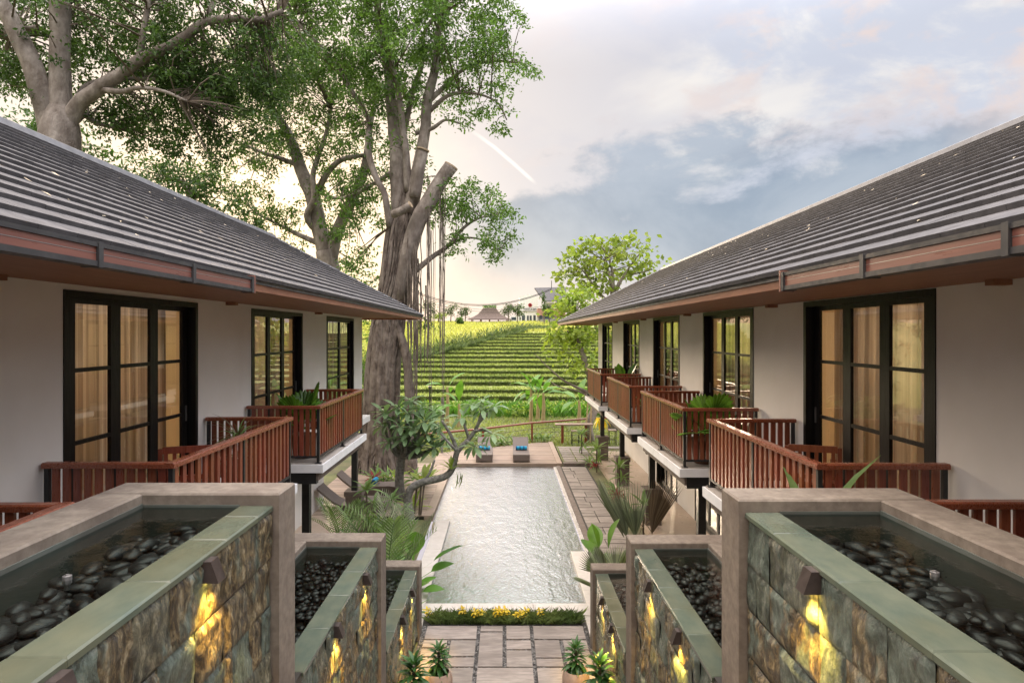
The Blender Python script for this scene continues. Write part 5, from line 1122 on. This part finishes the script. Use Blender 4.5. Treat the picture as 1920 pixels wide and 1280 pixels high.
# left bed under the balcony and the banyan
plant('leafy_shrub', 'light green shrub between the left pedestal and the crooked frangipani', 'shrub', (-3.15, 17.9, 0), [(CORD, (0, 0, .75), 14, (-10, 70), (.9, 1.2)), (CORD, (.25, .1, .45), 12, (-20, 60), (.9, 1.2)), (NEST, (-.3, -.1, .15), 8, (30, 75), (.7, .9))], stem=(.8, .02))
plant('birds_nest_fern', 'yellow green fern at the foot of the crooked frangipani', 'fern', (-2.75, 19.4, .1), [(NEST, (0, 0, .02), 14, (20, 75), (.8, 1.1))])
plant('cordyline', 'bushy thin leaved plant beside the left stone pedestal', 'plant', (-3.75, 17.4, 0), [(CORD, (0, 0, 1.15), 14, (0, 75), (.9, 1.2)), (CORD, (.2, .0, .8), 14, (-20, 60), (.9, 1.2)), (CORD, (.05, -.2, .4), 14, (-20, 60), (.9, 1.2)), (CORD, (.3, .2, .2), 10, (-20, 60), (.9, 1.2))], stem=(1.2, .025))
plant('sword_plant', 'strap leaved plant at the foot of the banyan beside the deck', 'plant', (-4.6, 22.9, 0), [(STRAP, (0, 0, .1), 14, (20, 80), (1.2, 1.6)), (STRAP, (.4, .3, .1), 12, (20, 80), (1.1, 1.4))])
plant('birds_nest_fern', 'large pale green fern in the bed before the banyan', 'fern', P(795, 912, 21.2) * 1, [(NEST, (0, 0, .05), 14, (25, 75), (1.2, 1.6))])
plant('birds_nest_fern', 'small fern beside the banyan roots', 'fern', (P(745, 890, 22.6).x, 22.6, .1), [(NEST, (0, 0, .05), 12, (15, 75), (.9, 1.2)), (STRAP, (-.5, .2, 0), 10, (10, 70), (.9, 1.2))])
plant('leafy_shrub', 'variegated shrub beside the banyan roots', 'shrub', (P(775, 890, 22.0).x, 22.0, .1), [(CORD, (0, 0, .3), 14, (0, 70), (1.1, 1.4)), (CORD, (.4, .2, .2), 12, (0, 70), (1, 1.3))])
plant('red_cordyline', 'dark red plant at the foot of the banyan', 'plant', (P(700, 905, 22.4).x, 22.4, .05), [(REDL, (0, 0, .3), 12, (10, 70), (1.0, 1.3))])
for i, (x, y, lab) in enumerate(((905, 32.4, 'young plant growing behind the left of the two far loungers'), (930, 30.6, 'low shrub between the two far loungers'), (1005, 31.8, 'spiky shrub behind the right of the two far loungers'), (1018, 32.2, 'grassy clump at the corner of the far deck'), (950, 31.0, 'low flowering shrub behind the gap between the far loungers'))):
    plant('border_shrub', lab, 'shrub', ((x - VX) / F * y, y, 0), [(CORD if i % 2 else STRAP, (dx * .3, 0, .12), 11, (5, 75), (.9, 1.3)) for dx in (-1, 0, 1)])
# banana plants below the terraces
for x, b, d, hh, n, lab in ((995, 792, 39, 2.1, 7, 'banana plant with upright leaves in the middle below the terraces'), (1018, 795, 38.6, 1.9, 7, 'banana plant with drooping leaves right of the middle one'), (1008, 790, 40.5, 1.6, 5, 'short banana plant between the two taller ones'), (838, 790, 38, 2.3, 3, 'thin banana shoot with one upright leaf left of the pool'), (1085, 800, 38, 1.5, 6, 'banana plant near the foot of the leaning tree'), (860, 795, 37, 1.4, 5, 'drooping banana plant behind the frangipani')):
    X0 = (x - VX) / F * d; t = thing('banana_plant', (X0, d, -.03), lab, 'banana plant')
    MB().tube([rel(t, 0, 0, 0), rel(t, .05, 0, hh * .6), rel(t, .02, 0, hh)], [.13, .1, .06], 8).build('stem', M['bamboo'], t)
    rosette(t, BANA, rel(t, .02, 0, hh - .1), n, (-20, 82), (.85, 1.15), rnd=rr)
# undergrowth along the lowest bank
rb_ = np.random.default_rng(77); C = []
for i in range(26):
    x = -9 + i * .8 + rb_.uniform(-.3, .3); C.append(rb_.normal(0, 1, (200, 3)) * np.array([.42, .3, .2]) + np.array([x, rb_.uniform(41.5, 45.2), .36]))
V, Fq = leaf_cards(np.concatenate(C), .2, .1, .2, 7); o = place('undergrowth', np_mesh('undergrowth', V, Fq, M['leaflight']), loc=(0, 0, 0)); tag(o, 'tangled green undergrowth at the foot of the rice terraces', 'undergrowth', kind='stuff')
# grass strip with yellow flowers at the near end of the pool
n = 3400; rgx = np.random.default_rng(5); B = np.stack([rgx.uniform(-1.38, 1.42, n), rgx.uniform(11.9, 12.2, n), np.zeros(n)], 1)
V, Fq = blades(B, .17, .014, .7, 9); o = place('border_grass', np_mesh('border_grass', V, Fq, M['grassdark']), loc=(0, 0, 0)); tag(o, 'strip of fine dark grass at the near end of the pool', 'grass', kind='stuff')
YP = leaf_mesh('petal', M['yellow'], .085, .045, .55, .8, .2, 3)
for i, x in enumerate((800, 865, 890, 903, 930, 936, 946, 968, 975, 985, 1012)):
    X0 = (x - VX) / F * 12.0; t = thing('yellow_flower', (X0, 12.0 + rr.uniform(-.06, .1), 0), 'yellow flowering plant in the grass strip before the pool', 'flower', 'yellow flowers in the grass strip'); hh = rr.uniform(.14, .24)
    MB().tube([rel(t, 0, 0, 0), rel(t, .01, 0, hh)], .006, 4).build('stem', M['palmleaf'], t)
    rosette(t, YP, rel(t, .01, 0, hh), 9, (-30, 70), (.8, 1.2), name='petal', rnd=rr); rosette(t, YP, rel(t, .04, 0, hh - .06), 6, (-30, 60), (.7, 1.1), name='petal', rnd=rr)
# potted dracaenas at the foot of the stairs
def potted(loc, hh, lab, sc=1.0, n=64):
    t = thing('potted_dracaena', loc, lab, 'potted plant')
    MB().lathe([(.10, 0), (.165, .05), (.205, .15), (.205, .24), (.18, .33), (.165, .345), (.15, .34), (.165, .30), (.17, .285)], ORG[t.name], 26).build('pot', M['clay'], t, smooth=True)
    MB().lathe([(.0, .29), (.166, .295), (.166, .30), (0.001, .31)], ORG[t.name], 18).build('soil', M['brownleaf'], t)
    MB().tube([rel(t, 0, 0, .28), rel(t, 0, 0, .28 + hh)], .022, 6).build('stem', M['twig'], t)
    for i in range(n):
        u = i / n; az = i * 137.5; e = -25 + 95 * u + rr.uniform(-10, 10); s2 = (1.25 - .45 * u) * sc * rr.uniform(.9, 1.1)
        piece('leaf', DRAC, t, aim(rel(t, math.sin(R(az)) * .02, math.cos(R(az)) * .02, .34 + hh * u), az, e, s2, rr.uniform(-20, 20)))
    return t
potted((-.98, 9.55, .03), .36, 'farther potted dracaena at the left foot of the stairs', .92)
potted((-1.27, 8.95, .03), .46, 'nearer potted dracaena at the left foot of the stairs', 1.2)
potted((1.07, 9.6, .03), .36, 'farther potted dracaena at the right foot of the stairs', .92)
potted((1.33, 8.95, .03), .46, 'nearer potted dracaena at the right foot of the stairs', 1.2)
# baskets and plants on the balconies
def basket(loc, lab, spec, r=.22, hh=.42):
    t = thing('potted_plant', loc, lab, 'potted plant')
    MB().lathe([(r * .8, 0), (r * .92, hh * .4), (r, hh * .9), (r * 1.02, hh), (r * .9, hh), (r * .85, hh * .8)], ORG[t.name], 24).build('basket', M['basket'], t, smooth=True)
    for me, dz, n, el, sc in spec: rosette(t, me, rel(t, 0, 0, dz), n, el, sc, rnd=rr)
    return t
basket((-3.62, 11.55, 3.185), 'round leaved fan palm in a wicker basket on the second left balcony', [(LICU, .5, 12, (15, 80), (1.0, 1.5))])
basket((-3.75, 9.0, 3.185), 'wispy dry leaved plant in the far corner of the first left balcony', [(WISP, .75, 26, (-10, 75), (.9, 1.3)), (WISPG, .75, 22, (0, 80), (.8, 1.2)), (WISP, .55, 18, (-20, 60), (.9, 1.2))])
basket((3.48, 11.05, 3.185), 'ruffled fan palm in a wicker basket on the second right balcony', [(LICU, .48, 14, (5, 75), (1.0, 1.4))], .25, .42)
basket((3.5, 15.95, 3.185), 'small strap leaved plant on the third right balcony', [(STRAP, .4, 14, (15, 75), (.7, .95))])
basket((3.75, 20.3, 3.185), 'plant with one tall round leaf on the fourth right balcony', [(BROADV, .35, 4, (55, 85), (.8, 1.05))])
plant('leaf_shoot', 'single bright green leaf tip showing above the right fountain wall', 'plant', (2.86, 5.9, 3.2), [(STRAP, (0, 0, .0), 3, (75, 88), (1.9, 2.1))])

# ---------------------------------------------------------------- furniture
def chair(loc, rz, lab):
    t = thing('balcony_chair', (0, 0, 0), lab, 'chair'); ORG[t.name] = Vector((0, 0, 0)); w2 = .29
    for x in (-w2, w2):
        for y in (-.26, .26): MB().box(x - .022, x + .022, y - .022, y + .022, 0, .60 if y < 0 else .86).build('leg', M['teak'], t)
        MB().box(x - .035, x + .035, -.30, .237, .601, .63).build('armrest', M['teak'], t)
    MB().box(-w2 + .023, w2 - .023, -.28, .235, .40, .43).build('seat', M['teak'], t)
    bk = MB().box(-w2 + .023, w2 - .023, .245, .275, .80, .88).box(-w2 + .023, w2 - .023, .245, .275, .48, .53)
    for i in range(6): bk.box(-.24 + i * .09, -.20 + i * .09, .25, .27, .531, .799)
    bk.build('backrest', M['teak'], t); t.location = loc; t.rotation_euler.z = rz; return t
chair((-3.88, 7.9, 3.182), R(200), 'wooden chair on the first left balcony')
chair((3.80, 7.95, 3.182), R(160), 'wooden chair on the first right balcony')
chair((3.62, 12.7, 3.182), R(160), 'wooden chair on the second right balcony')
chair((-3.95, 13.3, 3.182), R(200), 'wooden chair on the second left balcony')
def lounger(loc, rz, lab, prof, w2=.34):
    t = thing('sun_lounger', (0, 0, 0), lab, 'sun lounger', 'woven loungers on the deck'); ORG[t.name] = Vector((0, 0, 0))
    up = prof; lo = [(u, z - .07) for u, z in prof]; MB().prism(up + lo[::-1], 'x', -w2, w2).build('bed', M['wicker'], t)
    sk = [(u, z) for u, z in lo if u < 1.45]
    for x in (-w2 + .012, w2 - .012): MB().prism([(sk[0][0] + .01, sk[0][1])] + sk[1:] + [(sk[-1][0], .12), (sk[-1][0] - .1, .06), (.35, .06), (.25, .012), (sk[0][0] + .01, .012)][::1], 'x', x - .012, x + .012).build('side_panel', M['wicker'], t)
    MB().box(-w2 + .025, w2 - .025, .0, .03, .06, lo[0][1] - .001).build('end_panel', M['wicker'], t)
    t.location = loc; t.rotation_euler.z = rz; return t
FLAT = [(0, .32), (.5, .32), (1.25, .33), (1.5, .40), (1.95, .70), (2.0, .74)]
WAVE = [(0, .33), (.35, .37), (.75, .36), (1.1, .25), (1.35, .24), (1.55, .34), (1.85, .58), (2.05, .76)]
lounger((-.84, 26.42, DZ), 0, 'left of the two loungers facing down the pool', FLAT)
lounger((.70, 26.42, DZ), 0, 'right of the two loungers facing down the pool', FLAT)
lounger((-3.50, 19.25, DZ), R(90), 'nearer curved lounger on the left deck behind the pedestal', WAVE)
lounger((-3.40, 21.1, DZ), R(90), 'farther curved lounger on the left deck under the banyan', WAVE)
def towel(loc, rz, lab):
    t = thing('rolled_towel', (0, 0, 0), lab, 'towel', 'rolled blue towels'); ORG[t.name] = Vector((0, 0, 0)); n = 9; w2 = .24
    for i in range(n):
        a = -w2 + 2 * w2 * i / n; MB().tube([(a + .001, 0, .085), (a + 2 * w2 / n - .001, 0, .085)], .085 if i % 2 else .0855, 14).build('stripe', M['towel'] if i % 3 else M['towel2'], t)
    t.location = loc; t.rotation_euler.z = rz
towel((-.86, 27.45, DZ + .33), 0, 'blue striped towel roll on the left of the two far loungers')
towel((.72, 27.45, DZ + .33), 0, 'blue striped towel roll on the right of the two far loungers')
towel((-4.28, 21.1, DZ + .38), R(90), 'blue patterned towel roll on the curved lounger under the banyan')

# fence of teak rail and wires behind the far deck
fp = [(-4.6, 27.4), (-2.8, 28.6), (-1.0, 29.75), (1.36, 31.7), (4.5, 33.3), (7.5, 34.2), (11, 35)]
fe = thing('wire_fence', (1.36, 31.7, 0), 'low fence with a teak handrail and black wires behind the pool', 'fence')
for i, (x, y) in enumerate(fp): MB().box(x - .05, x + .05, y - .05, y + .05, -.03, .97).build('post', M['teak'] if i != 1 else M['concrete'], fe)
MB().tube([Vector((x, y, 1.0)) for x, y in fp], .05, 8).build('handrail', M['teakrail'], fe)
for z in (.22, .46, .70): MB().tube([Vector((x, y, z)) for x, y in fp], .011, 5).build('wire', M['black'], fe)
bt2 = thing('bar_table', (3.4, 31.55, .0), 'long wooden bar table standing along the fence', 'table')
MB().cbox(2.5, 4.35, 31.3, 31.75, .93, .99).build('table_top', M['deck'], bt2)
for x in (2.85, 4.0): MB().box(x - .06, x + .06, 31.46, 31.58, -.03, .929).build('leg', M['teak'], bt2)
def stool(loc, lab):
    t = thing('bar_stool', loc, lab, 'bar stool', 'black framed stools on the lawn'); o = ORG[t.name]
    MB().cbox(o.x - .19, o.x + .19, o.y - .19, o.y + .19, o.z + .70, o.z + .745).build('seat', M['deck'], t)
    for a in (-.165, .165):
        for b2 in (-.165, .165): MB().box(o.x + a - .013, o.x + a + .013, o.y + b2 - .013, o.y + b2 + .013, o.z, o.z + .699).build('leg', M['black'], t)
    MB().box(o.x - .151, o.x + .151, o.y - .175, o.y - .155, o.z + .24, o.z + .262).box(o.x - .151, o.x + .151, o.y + .155, o.y + .175, o.z + .24, o.z + .262).build('footrest', M['black'], t)
stool((3.42, 30.95, .0), 'bar stool beside the long table at the fence'); stool((5.25, 31.2, .0), 'bar stool between the far columns of the right wing')
bl = thing('garden_lamp', P(806, 782, 38) * 1, 'thin black lamp post in front of the rice terraces', 'lamp post'); bl.location.z = -.03; ORG[bl.name] = bl.location.copy()
MB().tube([rel(bl, 0, 0, 0), rel(bl, 0, 0, 2.2)], .05, 8).build('post', M['black'], bl); MB().lathe([(.05, 2.2), (.11, 2.24), (.11, 2.30), (.04, 2.34)], ORG[bl.name], 12).build('head', M['black'], bl)
po = thing('wooden_post', (P(829, 0, 37).x, 37, -.03), 'weathered grey wooden post below the terraces', 'post'); MB().tube([rel(po, 0, 0, 0), rel(po, .03, 0, .8), rel(po, .02, 0, 1.75)], [.12, .11, .09], 9).build('stake', M['trunkg'], po)

# ---------------------------------------------------------------- on top of the hill
HZ = 8.05
def hx(px, d): return (px - VX) / F * d
D = 148.0
pv = thing('thatched_pavilion', (hx(918, D), D, HZ), 'brown thatched pavilion with a flared roof on the hilltop', 'pavilion'); o = ORG[pv.name]
prof = [(5.0, .7), (4.6, .85), (3.6, 1.25), (2.6, 1.9), (1.9, 2.7), (1.5, 3.3)]
r = MB(); vs = []; 
for w2, z in prof: vs += [(o.x - w2, o.y - w2 * .7, o.z + z), (o.x + w2, o.y - w2 * .7, o.z + z), (o.x + w2, o.y + w2 * .7, o.z + z), (o.x - w2, o.y + w2 * .7, o.z + z)]
r.add(vs, [(4 * i + a, 4 * i + (a + 1) % 4, 4 * i + 4 + (a + 1) % 4, 4 * i + 4 + a) for i in range(5) for a in range(4)] + [(20, 21, 22, 23), (3, 2, 1, 0)]); r.build('roof', M['thatch'], pv)
C = np.random.default_rng(3).uniform(-1, 1, (500, 3)) * np.array([1.55, 1, .3]) + np.array([0, 0, 3.55]); V, Fq = leaf_cards(C, .35, .12, -.5, 3); place('roof_ferns', np_mesh('roof_ferns', V, Fq, M['leafmid']), pv)['kind'] = 'stuff'
for x in (-4, -2, 0, 2, 4):
    for y in (-2.8, 2.8): MB().box(o.x + x - .1, o.x + x + .1, o.y + y - .1, o.y + y + .1, o.z - .4, o.z + .78).build('post', M['teak'], pv)
D = 150.0
wb = thing('white_building', (hx(985, D), D, HZ), 'white shopfront building with a red flower sign on the hilltop', 'building'); o = ORG[wb.name]; x0, x1, x2 = hx(956, D), hx(974, D), hx(1009, D); ztop = CZ + (VY - 556) / F * D; zl = CZ + (VY - 592) / F * D; zg = HZ - .3
MB().box(x1, x2, D, D + 7, zg, ztop).add([(x1, D, ztop), (x2, D, ztop), (x2, D + 7, ztop), (x1, D + 7, ztop), ((x1 + x2) / 2, D, ztop + .5), ((x1 + x2) / 2, D + 7, ztop + .5)], [(0, 1, 4), (2, 3, 5), (0, 4, 5, 3), (1, 2, 5, 4)]).build('wall', M['slabwhite'], wb)
MB().box(x0, x1 - .01, D + .3, D + 6, zg, zl).build('side_wing', M['slabwhite'], wb)
MB().box(x1, x2, D - .12, D - .01, CZ + (VY - 583.5) / F * D - .06, CZ + (VY - 583.5) / F * D + .06).build('ledge', M['concrete'], wb)
for a, b2, t, bo in ((959, 968, 594.5, 600), (974, 976.5, 594.5, 600), (978.5, 984.5, 591, 603), (988, 991.5, 591.5, 603.5), (993, 997, 591.5, 603.5), (1000, 1004.5, 591, 603)):
    y = D - .03 if a > 973 else D + .27; MB().box(hx(a, D), hx(b2, D), y, y + .02, CZ + (VY - bo) / F * D, CZ + (VY - t) / F * D).build('window', M['winglass'], wb)
fl = MB(); cx, cz = hx(994, D), CZ + (VY - 572) / F * D
for i in range(5): a = R(90 + 72 * i); fl.add([(cx + math.cos(a) * .26 + math.cos(2 * math.pi * j / 10) * .24, D - .06, cz + math.sin(a) * .26 + math.sin(2 * math.pi * j / 10) * .24) for j in range(10)], [tuple(range(10))])
fl.build('flower_emblem', M['logo'], wb)
ft = bpy.data.curves.new('sign_lettering', 'FONT'); ft.body = 'RONA & BAR'; ft.size = .52; ft.align_x = 'CENTER'; ft.extrude = .02; ft.materials.append(M['darkpaint'])
tmp = bpy.data.objects.new('tmp', ft); COL.objects.link(tmp); bpy.context.view_layer.update(); fm = bpy.data.meshes.new_from_object(tmp.evaluated_get(bpy.context.evaluated_depsgraph_get())); bpy.data.objects.remove(tmp)
fm.name = 'sign_lettering'; fo = bpy.data.objects.new('sign_lettering', fm); COL.objects.link(fo); fo.parent = wb; fo.location = Vector((cx, D - .08, CZ + (VY - 580.5) / F * D)) - o; fo.rotation_euler = (R(90), 0, 0)
D = 140.0
gb = thing('grey_building', (hx(1030, D), D, HZ), 'grey building with a large tilted roof slab and glass balcony on the hilltop', 'building'); o = ORG[gb.name]
def Q(px, py, d): p = P(px, py, d); return (p.x, p.y, p.z)
rf = [Q(1002, 541.5, D + 6), Q(1062, 540, D + 6), Q(1062, 566, D + 1), Q(1020, 566, D + 1)]
MB().add(rf + [(x, y, z + .25) for x, y, z in rf], [(0, 1, 2, 3), (7, 6, 5, 4), (0, 4, 5, 1), (1, 5, 6, 2), (2, 6, 7, 3), (3, 7, 4, 0)]).build('roof', M['tile'], gb)
def bx(nm, m, a, b2, t, bo, y0, y1): p, q = Q(a, t, D), Q(b2, bo, D); return MB().box(p[0], q[0], D + y0, D + y1, q[2], p[2]).build(nm, m, gb)
bx('wall', M['redbrick'], 1009, 1062, 577, 592, 2, 6); bx('lower_wall', M['concrete'], 1010, 1062, 592, 607, 2.2, 6); bx('window', M['winglass'], 1012.5, 1017, 590.5, 598, 1.9, 2.1); bx('upper_wall', M['slabwhite'], 1022, 1062, 566, 577, 3, 6)
bx('balustrade', M['winglass'], 1019, 1034, 591, 598, .1, .2); bx('balcony', M['concrete'], 1014, 1036, 598.5, 607.5, -.4, 2); bx('base', M['slabwhite'], 1020, 1030, 609, 617, .2, 2); bx('base', M['concrete'], 1031, 1056, 607.6, 619, .0, 2.2)
MB().tube([Q(1034, 541, D + 1), Q(1034, 526, D + 1)], .08, 5).build('mast', M['black'], gb)
def far_tree(px, base, top, wpx, d, lab, mat='leaffar', trunk=True, n=420, layers=None, seed=1):
    t = thing('hilltop_tree', (hx(px, d), d, CZ - (base - VY) / F * d), lab, 'tree', 'small trees on the hilltop'); hh = (base - top) / F * d; w2 = wpx / F * d / 2; r = np.random.default_rng(seed)
    MB().tube([rel(t, 0, 0, 0), rel(t, .1, 0, hh * .5), rel(t, 0, 0, hh * .9)], [.13, .09, .04], 5).build('trunk', M['twig'], t); C = []
    for k in range(layers or 4):
        c = np.array([r.uniform(-.5, .5) * w2, r.uniform(-.5, .5) * w2, hh * (.42 + .5 * k / (layers or 4))]); C.append(c + r.normal(0, 1, (n // (layers or 4), 3)) * np.array([w2 * .42, w2 * .42, hh * .07]))
    V, Fq = leaf_cards(np.concatenate(C), .42, .2, .2, seed); place('crown', np_mesh('crown', V, Fq, M[mat]), t)['kind'] = 'stuff'
    return t
far_tree(845, 603, 566, 26, 135, 'layered umbrella shaped tree left of the thatched pavilion', seed=1); far_tree(872, 603, 572, 26, 136, 'small wide tree close to the left side of the pavilion', seed=2)
far_tree(953, 602, 566, 24, 134, 'tree between the pavilion and the white building', seed=3, n=520); far_tree(970, 604, 567, 20, 132, 'tree in front of the white building', seed=4, n=480)
far_tree(863, 617, 594, 13, 100, 'small dark conical tree in the grass field', 'leafdark', n=380, layers=6, seed=5); far_tree(1020, 607, 545, 8, 130, 'slim cypress in front of the grey building', 'leafdark', n=260, layers=8, seed=6)
far_tree(1030, 604, 568, 20, 131, 'bushy tree in front of the brick wall', 'leaffar', n=420, seed=7); far_tree(822, 604, 585, 30, 134, 'low bushes at the left end of the hilltop', 'leaflight', n=400, seed=8); far_tree(806, 604, 560, 30, 133, 'tree behind the hanging roots on the hilltop', seed=9, n=520)
rb_ = np.random.default_rng(78); C = []
for i in range(60):
    px = -500 + i * 21; d = rb_.uniform(150, 175); hh = rb_.uniform(3, 8); n = 300
    C.append(rb_.normal(0, 1, (n, 3)) * np.array([1.8, 1.8, hh * .22]) + np.array([hx(px, d), d, HZ + hh * .55]))
V, Fq = leaf_cards(np.concatenate(C), .7, .35, .2, 9); o = place('far_woods', np_mesh('far_woods', V, Fq, M['leaffar']), loc=(0, 0, 0)); tag(o, 'distant belt of woodland behind the hillside field', 'woods', kind='stuff')
# power lines
for k, (a, m, b2, lab) in enumerate((((760, 538), (900, 571), (1034, 541), 'uppermost sagging power cable over the hilltop'), ((760, 541), (905, 573), (1034, 543), 'second sagging power cable over the hilltop'), ((800, 560), (930, 581), (1034, 570), 'third thin cable over the hilltop'), ((800, 566), (930, 585), (1034, 575), 'lowest thin cable over the hilltop'))):
    pts = []
    for i in range(15):
        t = i / 14; x = a[0] + (b2[0] - a[0]) * t; y = (1 - t) ** 2 * a[1] + 2 * t * (1 - t) * (2 * m[1] - .5 * (a[1] + b2[1])) + t * t * b2[1]; pts.append(P(x, y, 138))
    tag(MB().tube(pts, .065 if k < 2 else .035, 5).build('power_line', M['black']), lab, 'cable', 'power lines')
